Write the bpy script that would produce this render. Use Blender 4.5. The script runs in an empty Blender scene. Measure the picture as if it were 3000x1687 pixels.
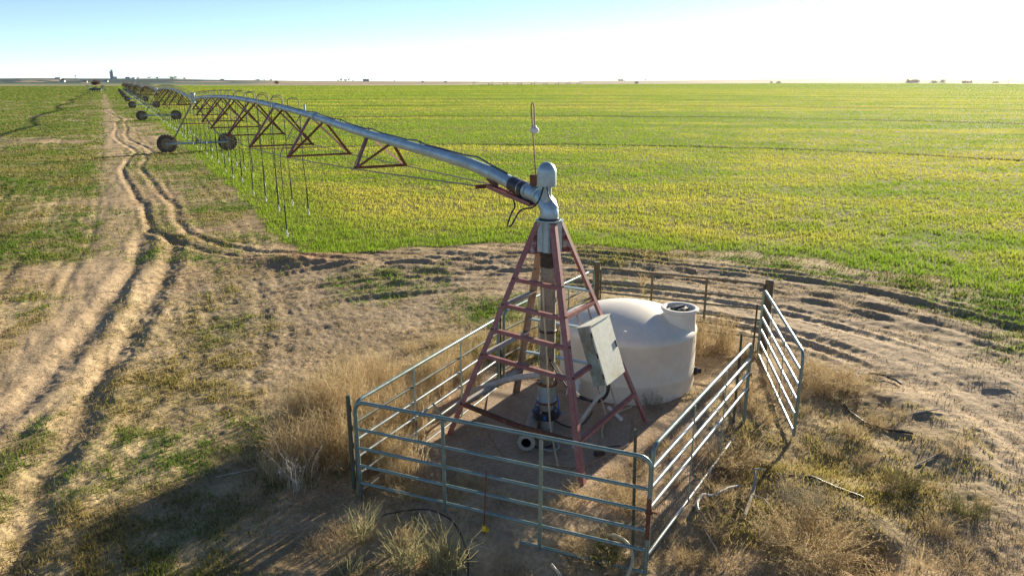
import bpy, math, random
import numpy as np
from mathutils import Vector, Matrix

R_ = math.radians
random.seed(7)
sc = bpy.context.scene
COL = sc.collection

# ------------------------------------------------------------------ camera, sky, sun, exposure
CAM_H = 5.1
cam_d = bpy.data.cameras.new("camera")
cam = bpy.data.objects.new("camera", cam_d)
COL.objects.link(cam)
cam.location = (0, 0, CAM_H)
cam.rotation_euler = (R_(90 - 16.0975), 0, 0)
cam_d.sensor_width = 36.0
cam_d.lens = 36.0 * 2103 / 3000
cam_d.clip_start = 0.1
cam_d.clip_end = 60000
sc.camera = cam

SUN_EL, SUN_AZ = 14.0, 36.0
world = bpy.data.worlds.new("World")
sc.world = world
world.use_nodes = True
wn = world.node_tree
bg = wn.nodes["Background"]
sky = wn.nodes.new("ShaderNodeTexSky")
sky.sky_type = 'NISHITA'
sky.sun_disc = False
sky.sun_elevation = R_(SUN_EL)
sky.sun_rotation = R_(SUN_AZ)
sky.altitude = 900
sky.air_density = 0.5
sky.dust_density = 0.05
sky.ozone_density = 1.0
wn.links.new(sky.outputs[0], bg.inputs[0])
bg.inputs[1].default_value = 0.066

sun_d = bpy.data.lights.new("sun", 'SUN')
sun_d.energy = 4.6
sun_d.angle = R_(0.8)
sun_d.color = (1.0, 0.90, 0.71)
sun = bpy.data.objects.new("sun", sun_d)
COL.objects.link(sun)
S_ = Vector((math.sin(R_(SUN_AZ)) * math.cos(R_(SUN_EL)), math.cos(R_(SUN_AZ)) * math.cos(R_(SUN_EL)), math.sin(R_(SUN_EL))))
sun.rotation_euler = (-S_).to_track_quat('-Z', 'Y').to_euler()
sun.location = (20, 30, 30)

sc.view_settings.view_transform = 'Standard'
sc.view_settings.look = 'None'
sc.view_settings.exposure = 1.62
sc.view_settings.gamma = 1.0
sc.render.engine = 'CYCLES'
sc.cycles.max_bounces = 8
sc.cycles.transparent_max_bounces = 8
sc.cycles.volume_bounces = 1
sc.cycles.use_denoising = True

# ------------------------------------------------------------------ plan of the place (metres; camera stands over the origin)
PV = np.array([0.54, 9.85])             # pivot centre
DV = np.array([-0.47299, 0.88107])      # direction of the irrigation line
SPAN = 50.85
ROT = math.atan2(DV[1], DV[0])
RUT_A = [(-71.09, 129.13), (-60.6, 112.37), (-54.27, 102.03), (-50.93, 94.56), (-45.29, 84.25), (-38.94, 71.68), (-35.41, 65.54), (-32.09, 60.35), (-29.52, 56.74), (-28.06, 54.3), (-26.47, 50.32), (-24.96, 46.87), (-23.51, 43.59), (-21.45, 39.86), (-18.91, 35.63), (-16.85, 32.19), (-15.78, 30.49), (-14.08, 27.33), (-12.9, 25.21), (-11.33, 23.33), (-9.59, 21.84), (-7.99, 20.94), (-5.5, 20.3), (-2.5, 20.2)]
RUT_B = [(-72.42, 133.55), (-60.71, 114.01), (-53.31, 102.03), (-48.67, 92.31), (-42.33, 80.72), (-37.87, 71.68), (-34.34, 65.54), (-30.85, 60.35), (-28.78, 57.6), (-26.91, 54.3), (-25.6, 50.66), (-24.66, 49.01), (-23.43, 45.73), (-22.12, 43.09), (-20.4, 40.29), (-18.52, 37.07), (-16.75, 33.99), (-15.42, 31.91), (-14.47, 30.49), (-12.96, 27.33), (-11.25, 24.44), (-9.54, 22.81), (-7.88, 21.84), (-5.0, 21.4), (-2.0, 21.3)]
RUT_C = [(-12.96, 25.0), (-12.17, 23.05), (-11.01, 20.37), (-10.15, 17.83), (-9.32, 15.24), (-8.64, 13.05), (-8.19, 11.37), (-7.98, 10.17), (-7.81, 8.95)]
RUT_D = [(-11.38, 23.67), (-10.19, 20.85), (-9.12, 17.83), (-8.34, 15.24), (-7.75, 13.27), (-7.11, 11.05), (-6.72, 10.04), (-6.45, 9.18), (-6.14, 8.24), (-5.78, 7.38), (-5.4, 6.54), (-5.08, 5.88), (-4.7, 4.6)]
ROAD = [(-165.84, 302.32), (-55.53, 101.55), (-27.05, 49.21), (-17.85, 32.14), (-13.35, 23.67), (-10.76, 17.83), (-9.2, 13.72), (-8.34, 10.89), (-7.8, 7.0)]


# ------------------------------------------------------------------ numeric helpers
def vnoise(x, y, seed):
    x = np.asarray(x, dtype=np.float64); y = np.asarray(y, dtype=np.float64)
    x = np.atleast_1d(x); y = np.atleast_1d(y)
    ix = np.floor(x); iy = np.floor(y)
    fx = x - ix; fy = y - iy
    fx = fx * fx * (3 - 2 * fx); fy = fy * fy * (3 - 2 * fy)
    ix = ix.astype(np.int64).astype(np.uint32); iy = iy.astype(np.int64).astype(np.uint32)
    sd = np.uint32((seed * 747796405 + 2891336453) & 0xffffffff)

    def hsh(a, b):
        h = a * np.uint32(374761393) + b * np.uint32(668265263) + sd
        h = (h ^ (h >> np.uint32(13))) * np.uint32(1274126177)
        h = (h ^ (h >> np.uint32(15))) * np.uint32(2246822519)
        return (h ^ (h >> np.uint32(16))).astype(np.float64) / 4294967295.0
    one = np.uint32(1)
    a = hsh(ix, iy); b = hsh(ix + one, iy); c = hsh(ix, iy + one); d = hsh(ix + one, iy + one)
    return (a * (1 - fx) + b * fx) * (1 - fy) + (c * (1 - fx) + d * fx) * fy


def fbm(x, y, seed, octv=4, gain=0.5):
    t = 0; amp = 1; tot = 0
    for o in range(octv):
        t = t + amp * vnoise(np.asarray(x) * 2 ** o + 17.3 * o, np.asarray(y) * 2 ** o - 9.1 * o, seed + o)
        tot += amp; amp *= gain
    return t / tot


def sstep(a, b, x):
    t = np.clip((x - a) / (b - a), 0, 1)
    return t * t * (3 - 2 * t)


def pline_dist(x, y, pts):
    best = np.full(np.shape(x), 1e9)
    for (ax, ay), (bx, by) in zip(pts[:-1], pts[1:]):
        dx, dy = bx - ax, by - ay
        t = np.clip(((x - ax) * dx + (y - ay) * dy) / (dx * dx + dy * dy), 0, 1)
        best = np.minimum(best, np.hypot(x - ax - t * dx, y - ay - t * dy))
    return best


def plan(x, y):
    """distance from the pivot, distance along the irrigation line, distance to the right of it"""
    px, py = x - PV[0], y - PV[1]
    return np.hypot(px, py), px * DV[0] + py * DV[1], px * DV[1] - py * DV[0]


SKY_PX = [-400, 0, 500, 560, 900, 1320, 1500, 1900, 2300, 2700, 3000, 3400]
SKY_Z = [16, 16.5, 16, 12, 3.5, 0.5, 0.0, 6, 14, 22, 25, 26]


def hills(x, y):
    r = np.hypot(x, y)
    az = np.clip(np.arctan2(x, np.maximum(y, 1e-6)), -1.2, 1.2)
    px = 1500 + 2103 * 1.0408 * np.tan(az)
    z = np.interp(px, SKY_PX, SKY_Z)
    roll = 0.85 + 0.3 * fbm(px / 160.0, r / 900.0, 77, 3)
    return z * roll * sstep(1500, 4600, r) - 6 * sstep(4800, 7600, r)


def hgt(x, y):
    x = np.atleast_1d(np.asarray(x, float)); y = np.atleast_1d(np.asarray(y, float))
    r = np.hypot(x, y)
    dp, s, off = plan(x, y)
    far = r > 160
    h = np.zeros_like(x)
    nr = ~far
    xn, yn, rn, dn, sn, on = x[nr], y[nr], r[nr], dp[nr], s[nr], off[nr]
    fieldm = sstep(12.4, 13.4, dn) * sstep(-1.5, -0.3, on)
    inner = 1 - sstep(1.6, 2.6, dn)
    rough = (1 - 0.6 * fieldm) * (1 - 0.75 * inner)
    z = 0.16 * (fbm(xn / 6.0, yn / 6.0, 3, 3) - 0.5)
    z = z + rough * (0.045 * (fbm(xn / 1.3, yn / 1.3, 11, 3) - 0.5) + 0.016 * (fbm(xn / 0.42, yn / 0.42, 23, 3) - 0.5) + 0.030 * (fbm(xn / 0.11, yn / 0.11, 27, 2) - 0.5) * (rn < 45))
    # clods
    c = fbm(xn / 0.22, yn / 0.22, 31, 2)
    z = z + rough * 0.035 * np.clip(c - 0.55, 0, 1) * (rn < 40)
    roadm = 1 - sstep(.9, 1.9, pline_dist(xn, yn, ROAD))
    z = z * (1 - .55 * roadm)
    # rougher heaps to the right of the pen and in front of it
    rr = sstep(2.0, 3.2, xn) * (1 - sstep(10.5, 13.5, yn)) * (1 - sstep(8, 12, xn))
    z = z + rr * 0.20 * (fbm(xn / 1.1, yn / 1.1, 41, 2) - 0.47)
    fr = (1 - sstep(7.2, 8.4, yn)) * sstep(-3, -1.2, xn) * (1 - sstep(1.2, 2.2, xn))
    z = z + fr * 0.22 * (fbm(xn / 0.8, yn / 0.8, 43, 3) - 0.5)
    # ring furrows worn round the pen
    th = np.arctan2(yn - PV[1], xn - PV[0])
    ring = sstep(3.6, 5.5, dn) * (1 - sstep(12.2, 13.4, dn))
    fur = fbm(dn / 0.46, th * 9.0 / 6.0, 51, 2) - .5 + .45 * (fbm((xn * .8 + yn * .6) / .30, (yn * .8 - xn * .6) / 4.0, 53, 2) - .5) * sstep(8.5, 9.5, dn)
    z = z + ring * 0.105 * fur * (.35 + .65 * sstep(-3.5, -.5, on)) * (.4 + 1.2 * fbm(xn / 3, yn / 3, 57, 2))
    # tyre lines that circle the pen, fading in and out, with tread bars
    arcw = .35 * (fbm(th * 1.6 + 9, th * 0 + 3, 71, 2) - .5)
    for k, rad_ in enumerate((6.5, 6.95, 8.0, 8.45, 9.6, 10.05, 11.2, 11.65)):
        on_ = sstep(.36, .56, fbm(th * 1.3 + 4.7 * (k // 2), th * 0 + k // 2, 73, 2)) * sstep(-6.5, -4.5, on)
        dd = dn + arcw * (1 + .4 * (k // 2)) - rad_
        tread = .82 + .18 * np.sign(np.sin(th * rad_ * 2 * math.pi / .24))
        z = z - .027 * on_ * np.exp(-(dd / .13) ** 2) * tread + .018 * on_ * np.exp(-((np.abs(dd) - .24) / .09) ** 2)
    # old drill rows crossing the ring on the right
    cut = sstep(8.3, 9.5, dn) * (1 - sstep(12.3, 13.2, dn)) * sstep(-1.0, 1.5, on)
    u_ = xn * .30 + yn * .954
    z = z + cut * .022 * np.sin(u_ * 2 * math.pi / .72 + 1.5 * fbm(xn / 3, yn / 3, 75, 2)) * fbm(xn / 2, yn / 2, 76, 2) * 1.6
    # furrow rows left of the line, running with it
    lf = (1 - sstep(-3.5, -2.0, on)) * sstep(6, 9, dn)
    z = z + lf * 0.06 * (fbm(on / 0.38, sn / 3.0, 58, 3) - .5)
    for pts, dep, wd_ in ((RUT_A, .046, .14), (RUT_B, .046, .14), (RUT_C, .042, .20), (RUT_D, .060, .22)):
        crumb = 0.20 * (fbm(xn / 0.30, yn / 0.30, 61, 3) - 0.5) + .10 * (fbm(xn / 0.10, yn / 0.10, 63, 2) - 0.5)
        d = pline_dist(xn, yn, pts) + crumb
        z = z - dep * np.exp(-(d / wd_) ** 2) + 0.40 * dep * np.exp(-((d - wd_ * 2.1) / (wd_ * .8)) ** 2)
    d = pline_dist(xn, yn, ROAD)
    for o_, dp_ in ((.75, .028), (1.15, .018), (2.3, .022), (2.75, .018), (3.9, .02), (4.4, .016)):
        z = z - dp_ * np.exp(-((d - o_ + .25 * (fbm(xn / 4, yn / 4, 79, 2) - .5)) / .14) ** 2) * sstep(.3, .5, fbm(xn / 5 + o_, yn / 5, 78, 2))
    # red dirt mound and small heaps
    for mx, my, mh, mr in ((-6.1, 20.4, .24, .8), (-7.2, 20.6, .12, .7), (-4.8, 20.1, .12, .8), (3.75, 8.35, .10, .5), (3.9, 7.6, .12, .45), (-1.0, 7.35, .10, .5)):
        z = z + mh * np.exp(-((xn - mx) ** 2 + (yn - my) ** 2) / mr ** 2)
    for mx, my, mh, mr in ((3.95, 6.9, .28, .35), (2.75, 8.75, .18, .3), (-0.15, 6.75, .2, .3), (0.55, 6.45, .12, .35)):
        z = z - mh * np.exp(-((xn - mx) ** 2 + (yn - my) ** 2) / mr ** 2)
    z = z * (1 - 0.8 * (1 - sstep(1.0, 1.9, dn)))
    z = z - .11 * (1 - sstep(6.9, 7.8, yn)) * sstep(-1.5, .6, xn) * (1 - sstep(2, 4, xn))
    h[nr] = z
    # wheel circles in the crop and gentle swells far out
    kk = np.round(dp / SPAN)
    dc = np.abs(dp - kk * SPAN)
    h = h - 0.14 * np.exp(-(dc / 0.45) ** 2) * (kk >= 1) * (off > -1.5)
    h = h + 0.5 * (fbm(x / 120.0, y / 120.0, 91, 2) - 0.5) * sstep(60, 200, r)
    h = h + hills(x, y)
    return h


def gz(x, y):
    return float(hgt(x, y)[0])


def at_far(px, dist):
    a = math.atan(((px - 1500) / 2103) / 1.0408)
    return dist * math.sin(a), dist * math.cos(a)


# ------------------------------------------------------------------ object helpers
class MB:
    def __init__(self):
        self.v = []; self.f = []; self.m = []; self.cur = 0

    def _add(self, vs, fs):
        b = len(self.v)
        self.v += [tuple(p) for p in vs]
        self.f += [tuple(i + b for i in f) for f in fs]
        self.m += [self.cur] * len(fs)
        return self

    def box(self, c, size, R=None):
        R = R or Matrix.Identity(3)
        c = Vector(c)
        vs = []
        for sx in (-.5, .5):
            for sy in (-.5, .5):
                for sz in (-.5, .5):
                    vs.append(c + R @ Vector((sx * size[0], sy * size[1], sz * size[2])))
        return self._add(vs, [(0, 1, 3, 2), (4, 6, 7, 5), (0, 4, 5, 1), (2, 3, 7, 6), (0, 2, 6, 4), (1, 5, 7, 3)])

    def bar(self, p0, p1, w, h, up=(0, 0, 1)):
        """box from p0 to p1, w along (dir x up), h along up made square to dir"""
        p0, p1 = Vector(p0), Vector(p1)
        d = (p1 - p0); L = d.length; d.normalize()
        u = Vector(up); u = (u - d * u.dot(d))
        if u.length < 1e-5: u = Vector((1, 0, 0)) - d * d.x
        u.normalize(); sd = d.cross(u)
        R = Matrix((d, sd, u)).transposed()
        return self.box((p0 + p1) / 2, (L, w, h), R)

    def angle(self, p0, p1, da, db, w=.1, t=.01):
        """angle iron along p0-p1, its two leaves reaching w along da and db"""
        for k, (a, b) in enumerate(((da, db), (db, da))):
            a = Vector(a).normalized(); b = Vector(b).normalized()
            d = (Vector(p1) - Vector(p0)).normalized()
            a = (a - d * a.dot(d)).normalized()
            o = a * (w / 2 + (t if k else 0))
            nrm = d.cross(a)
            self.bar(Vector(p0) + o, Vector(p1) + o, w, t, nrm)
        return self

    def tube(self, pts, r, n=10, cap=True):
        P = [Vector(p) for p in pts]
        N = len(P)
        rs = r if isinstance(r, (list, tuple)) else [r] * N
        T = []
        for i in range(N):
            t = (P[min(i + 1, N - 1)] - P[max(i - 1, 0)])
            T.append(t.normalized() if t.length > 1e-9 else Vector((0, 0, 1)))
        u = T[0].orthogonal().normalized()
        vs = []; fs = []
        for i in range(N):
            u = (u - T[i] * u.dot(T[i])).normalized()
            w = T[i].cross(u)
            for k in range(n):
                a = 2 * math.pi * k / n
                vs.append(P[i] + (u * math.cos(a) + w * math.sin(a)) * rs[i])
        for i in range(N - 1):
            for k in range(n):
                k2 = (k + 1) % n
                fs.append((i * n + k, i * n + k2, (i + 1) * n + k2, (i + 1) * n + k))
        if cap:
            fs.append(tuple(range(n - 1, -1, -1))); fs.append(tuple((N - 1) * n + k for k in range(n)))
        return self._add(vs, fs)

    def lathe(self, prof, o=(0, 0, 0), R=None, n=28, sx=1, sy=1):
        R = R or Matrix.Identity(3); o = Vector(o)
        vs = []; fs = []
        for (r, z) in prof:
            for k in range(n):
                a = 2 * math.pi * k / n
                vs.append(o + R @ Vector((r * math.cos(a) * sx, r * math.sin(a) * sy, z)))
        for i in range(len(prof) - 1):
            for k in range(n):
                k2 = (k + 1) % n
                fs.append((i * n + k, i * n + k2, (i + 1) * n + k2, (i + 1) * n + k))
        if prof[0][0] > 1e-6: pass
        return self._add(vs, fs)

    def plate(self, poly, th):
        th = Vector(th); n = len(poly)
        a = [Vector(p) - th / 2 for p in poly]; b = [Vector(p) + th / 2 for p in poly]
        fs = [tuple(range(n - 1, -1, -1)), tuple(range(n, 2 * n))]
        fs += [(i, (i + 1) % n, n + (i + 1) % n, n + i) for i in range(n)]
        return self._add(a + b, fs)

    def build(self, name, mats, parent=None, loc=None, ang=38):
        me = bpy.data.meshes.new(name)
        me.from_pydata(self.v, [], self.f)
        mats = mats if isinstance(mats, (list, tuple)) else [mats]
        for m in mats: me.materials.append(m)
        me.polygons.foreach_set("material_index", self.m)
        me.polygons.foreach_set("use_smooth", [True] * len(self.f))
        me.update()
        import bmesh
        b = bmesh.new(); b.from_mesh(me); bmesh.ops.recalc_face_normals(b, faces=b.faces); b.to_mesh(me); b.free()
        me.set_sharp_from_angle(angle=R_(ang))
        o = bpy.data.objects.new(name, me)
        COL.objects.link(o)
        if parent: o.parent = parent
        if loc: o.location = loc
        return o


def tag(o, label=None, cat=None, group=None, kind=None):
    if label: o["label"] = label
    if cat: o["category"] = cat
    if group: o["group"] = group
    if kind: o["kind"] = kind
    return o


def thing(name, label, cat, loc=(0, 0, 0), rz=0.0, group=None):
    o = bpy.data.objects.new(name, None)
    COL.objects.link(o)
    o.location = loc; o.rotation_euler = (0, 0, rz)
    o.empty_display_size = .2
    return tag(o, label, cat, group)


def copy_tree(o, parent=None):
    c = o.copy(); COL.objects.link(c)
    c.parent = parent
    for ch in list(o.children): copy_tree(ch, c)
    return c


def np_mesh(name, V, T, tint=None, mat=None, parent=None):
    """triangle soup from numpy arrays"""
    me = bpy.data.meshes.new(name)
    me.vertices.add(len(V)); me.vertices.foreach_set("co", V.astype(np.float32).ravel())
    nt = len(T)
    me.loops.add(nt * 3); me.loops.foreach_set("vertex_index", T.astype(np.int32).ravel())
    me.polygons.add(nt); me.polygons.foreach_set("loop_start", np.arange(0, nt * 3, 3, dtype=np.int32))
    if tint is not None:
        at = me.color_attributes.new("tint", 'FLOAT_COLOR', 'POINT')
        c = np.ones((len(V), 4), np.float32); c[:, :3] = tint
        at.data.foreach_set("color", c.ravel())
    if mat: me.materials.append(mat)
    me.update(calc_edges=True)
    o = bpy.data.objects.new(name, me)
    COL.objects.link(o)
    if parent: o.parent = parent
    return o


# ------------------------------------------------------------------ materials
def new_mat(name):
    m = bpy.data.materials.new(name); m.use_nodes = True
    nt = m.node_tree
    return m, nt, nt.nodes["Principled BSDF"]


def paint(name, a, b, scale=6.0, lo=.45, hi=.65, rough=.6, metal=0.0, bump=.0, rough2=None, fine=0.25, spec=.5):
    """two colours mixed by patchy noise (wear, dust, rust), with a finer mottling on top"""
    m, nt, p = new_mat(name)
    tc = nt.nodes.new("ShaderNodeTexCoord")
    n1 = nt.nodes.new("ShaderNodeTexNoise"); n1.inputs["Scale"].default_value = scale; n1.inputs["Detail"].default_value = 8
    n1.inputs["Roughness"].default_value = .65
    nt.links.new(tc.outputs["Object"], n1.inputs["Vector"])
    mr = nt.nodes.new("ShaderNodeMapRange"); mr.inputs[1].default_value = lo; mr.inputs[2].default_value = hi
    nt.links.new(n1.outputs[0], mr.inputs[0])
    mx = nt.nodes.new("ShaderNodeMix"); mx.data_type = 'RGBA'
    mx.inputs[6].default_value = (*a, 1); mx.inputs[7].default_value = (*b, 1)
    nt.links.new(mr.outputs[0], mx.inputs[0])
    n2 = nt.nodes.new("ShaderNodeTexNoise"); n2.inputs["Scale"].default_value = scale * 9; n2.inputs["Detail"].default_value = 4
    nt.links.new(tc.outputs["Object"], n2.inputs["Vector"])
    mr2 = nt.nodes.new("ShaderNodeMapRange"); mr2.inputs[1].default_value = .3; mr2.inputs[2].default_value = .7
    mr2.inputs[3].default_value = 1 - fine; mr2.inputs[4].default_value = 1 + fine * .6
    nt.links.new(n2.outputs[0], mr2.inputs[0])
    mul = nt.nodes.new("ShaderNodeVectorMath"); mul.operation = 'SCALE'
    nt.links.new(mx.outputs[2], mul.inputs[0]); nt.links.new(mr2.outputs[0], mul.inputs["Scale"])
    nt.links.new(mul.outputs[0], p.inputs["Base Color"])
    p.inputs["Metallic"].default_value = metal
    p.inputs["Specular IOR Level"].default_value = spec
    if rough2 is None: rough2 = min(1, rough + .15)
    mr3 = nt.nodes.new("ShaderNodeMapRange"); mr3.inputs[3].default_value = rough; mr3.inputs[4].default_value = rough2
    nt.links.new(mr.outputs[0], mr3.inputs[0]); nt.links.new(mr3.outputs[0], p.inputs["Roughness"])
    if bump:
        bp = nt.nodes.new("ShaderNodeBump"); bp.inputs["Strength"].default_value = bump; bp.inputs["Distance"].default_value = .01
        nt.links.new(n2.outputs[0], bp.inputs["Height"]); nt.links.new(bp.outputs[0], p.inputs["Normal"])
    return m


def leaf_mat(name, trans=.5):
    m, nt, p = new_mat(name)
    nt.nodes.remove(p)
    out = nt.nodes["Material Output"]
    at = nt.nodes.new("ShaderNodeAttribute"); at.attribute_name = "tint"
    d = nt.nodes.new("ShaderNodeBsdfDiffuse"); t = nt.nodes.new("ShaderNodeBsdfTranslucent")
    mx = nt.nodes.new("ShaderNodeMixShader"); mx.inputs[0].default_value = trans
    nt.links.new(at.outputs["Color"], d.inputs[0]); nt.links.new(at.outputs["Color"], t.inputs[0])
    nt.links.new(d.outputs[0], mx.inputs[1]); nt.links.new(t.outputs[0], mx.inputs[2])
    nt.links.new(mx.outputs[0], out.inputs[0])
    return m


def ground_mat():
    m, nt, p = new_mat("soil")
    at = nt.nodes.new("ShaderNodeAttribute"); at.attribute_name = "tint"
    ge = nt.nodes.new("ShaderNodeNewGeometry")
    def noise(s, d):
        n = nt.nodes.new("ShaderNodeTexNoise"); n.inputs["Scale"].default_value = s; n.inputs["Detail"].default_value = d
        n.inputs["Roughness"].default_value = .62
        nt.links.new(ge.outputs["Position"], n.inputs["Vector"]); return n
    n1 = noise(2.3, 7); n2 = noise(19, 6); n3 = noise(75, 3)
    def rng(n, lo, hi, a, b):
        r = nt.nodes.new("ShaderNodeMapRange"); r.inputs[1].default_value = lo; r.inputs[2].default_value = hi
        r.inputs[3].default_value = a; r.inputs[4].default_value = b
        nt.links.new(n.outputs[0], r.inputs[0]); return r
    a = rng(n1, .3, .7, .78, 1.16); b = rng(n2, .3, .7, .72, 1.22)
    ml = nt.nodes.new("ShaderNodeMath"); ml.operation = 'MULTIPLY'
    nt.links.new(a.outputs[0], ml.inputs[0]); nt.links.new(b.outputs[0], ml.inputs[1])
    sc_ = nt.nodes.new("ShaderNodeVectorMath"); sc_.operation = 'SCALE'
    nt.links.new(at.outputs["Color"], sc_.inputs[0]); nt.links.new(ml.outputs[0], sc_.inputs["Scale"])
    nt.links.new(sc_.outputs[0], p.inputs["Base Color"])
    p.inputs["Roughness"].default_value = 1.0
    p.inputs["Specular IOR Level"].default_value = 0.08
    bp = nt.nodes.new("ShaderNodeBump"); bp.inputs["Strength"].default_value = .55; bp.inputs["Distance"].default_value = .035
    ad = nt.nodes.new("ShaderNodeMath"); ad.operation = 'MULTIPLY_ADD'; ad.inputs[1].default_value = .35
    nt.links.new(n3.outputs[0], ad.inputs[0]); nt.links.new(n2.outputs[0], ad.inputs[2])
    nt.links.new(ad.outputs[0], bp.inputs["Height"]); nt.links.new(bp.outputs[0], p.inputs["Normal"])
    return m


M = {}
M['soil'] = ground_mat()
M['leaf'] = leaf_mat('leaf', .5)
M['dry'] = leaf_mat('dry_stem', .35)
M['galv'] = paint('galvanised_steel', (.43, .54, .58), (.33, .40, .42), 5, .4, .7, .42, .65, fine=.12)
M['galv_old'] = paint('weathered_galvanised', (.38, .34, .25), (.25, .205, .14), 4, .35, .65, .7, .15, fine=.3, bump=.15)
M['red'] = paint('red_oxide_paint', (.285, .095, .085), (.38, .20, .17), 3.6, .44, .72, .55, 0, fine=.18)
M['redlit_faded'] = paint('lit_faded_red_paint', (.37, .235, .165), (.45, .32, .23), 4, .4, .65, .6, 0, fine=.18)  # rear leg's sunlit tone put into this paler red, shared by the hanger bars
M['collar'] = paint('old_collar', (.055, .038, .024), (.12, .075, .045), 9, .4, .65, .8, .1, fine=.3)
M['rust'] = paint('rusty_steel', (.13, .045, .025), (.24, .10, .05), 7, .4, .65, .8, .1, fine=.3)
M['gusset'] = paint('peeling_red_paint', (.22, .05, .045), (.55, .50, .47), 9, .46, .58, .6, 0, fine=.2)
M['darkiron'] = paint('dark_iron', (.045, .045, .05), (.10, .07, .05), 8, .45, .7, .5, .5, fine=.2)
M['black'] = paint('black_rubber', (.018, .018, .02), (.05, .045, .04), 8, .5, .75, .45, 0, fine=.2)
M['bolt'] = paint('bolt_steel', (.55, .53, .48), (.4, .36, .3), 20, .4, .6, .4, .7)
M['blue'] = paint('blue_paint', (.02, .10, .36), (.04, .13, .33), 20, .4, .6, .45, 0)
M['white'] = paint('white_plastic', (.72, .70, .66), (.55, .50, .43), 7, .5, .75, .5, 0, fine=.1)
M['pvc'] = paint('sunbleached_pvc', (.62, .52, .33), (.50, .40, .24), 5, .4, .7, .5, 0, fine=.12)
M['hose'] = paint('pale_hose', (.50, .47, .41), (.33, .30, .25), 6, .45, .7, .6, 0, fine=.2)
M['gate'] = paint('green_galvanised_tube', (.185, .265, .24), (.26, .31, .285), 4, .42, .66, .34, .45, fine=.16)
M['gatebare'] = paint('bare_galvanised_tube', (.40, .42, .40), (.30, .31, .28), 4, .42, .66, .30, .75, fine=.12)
M['gateold'] = paint('rusted_green_tube', (.085, .10, .065), (.13, .075, .04), 4, .46, .62, .7, .1, fine=.25)
M['wire'] = paint('wire', (.22, .21, .19), (.15, .11, .08), 10, .4, .6, .5, .6)
M['tank'] = paint('tank_polythene', (.78, .70, .58), (.69, .59, .46), 1.1, .42, .68, .42, 0, fine=.05)
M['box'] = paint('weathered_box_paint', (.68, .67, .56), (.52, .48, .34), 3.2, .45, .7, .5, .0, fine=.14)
M['boxside'] = paint('shaded_box_paint', (.34, .38, .32), (.22, .22, .16), 5, .4, .62, .5, .2, fine=.3)  # cabinet side: its shade put into a darker box paint
M['wood'] = paint('weathered_timber', (.15, .11, .065), (.085, .075, .045), 4, .4, .65, .85, 0, fine=.25, bump=.2)
M['conc'] = paint('dusty_concrete', (.43, .325, .235), (.36, .265, .18), 2.5, .4, .62, .95, 0, fine=.2, bump=.3, spec=.1)
M['oldpipe'] = paint('chalky_pipe', (.40, .37, .32), (.30, .24, .18), 5, .45, .65, .8, 0, fine=.22)
M['tyre'] = paint('dusty_tyre', (.045, .036, .030), (.17, .12, .08), 5, .34, .60, .85, 0, fine=.3)
M['rim'] = paint('dusty_rim', (.38, .28, .19), (.25, .165, .10), 5, .4, .62, .7, .1, fine=.2)
M['implement'] = paint('dark_green_implement', (.02, .075, .06), (.05, .055, .04), 3, .45, .6, .5, 0)
M['bark'] = paint('bark', (.12, .09, .06), (.18, .14, .10), 4, .4, .6, .9, 0)
M['elev'] = paint('pale_concrete', (.55, .56, .56), (.45, .46, .47), .2, .4, .6, .8, 0)
M['wall'] = paint('white_wall', (.75, .74, .70), (.66, .64, .6), .5, .4, .6, .7, 0)
M['beige'] = paint('beige_wall', (.52, .44, .30), (.45, .37, .25), .5, .4, .6, .8, 0)
M['roofred'] = paint('red_roof', (.32, .10, .07), (.25, .09, .07), .5, .4, .6, .7, 0)
M['roofgrey'] = paint('grey_roof', (.36, .37, .38), (.28, .29, .30), .5, .4, .6, .5, .3)
M['yellow'] = paint('yellow_plastic', (.75, .50, .02), (.65, .42, .02), 20, .4, .6, .4, 0)
M['stick'] = paint('bleached_wood', (.48, .41, .32), (.34, .27, .19), 9, .4, .65, .9, 0, fine=.25)

rng = np.random.default_rng(11)


# ------------------------------------------------------------------ ground
def far_edge(x):
    return 930 + 0.9 * np.maximum(x, -150)


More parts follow.
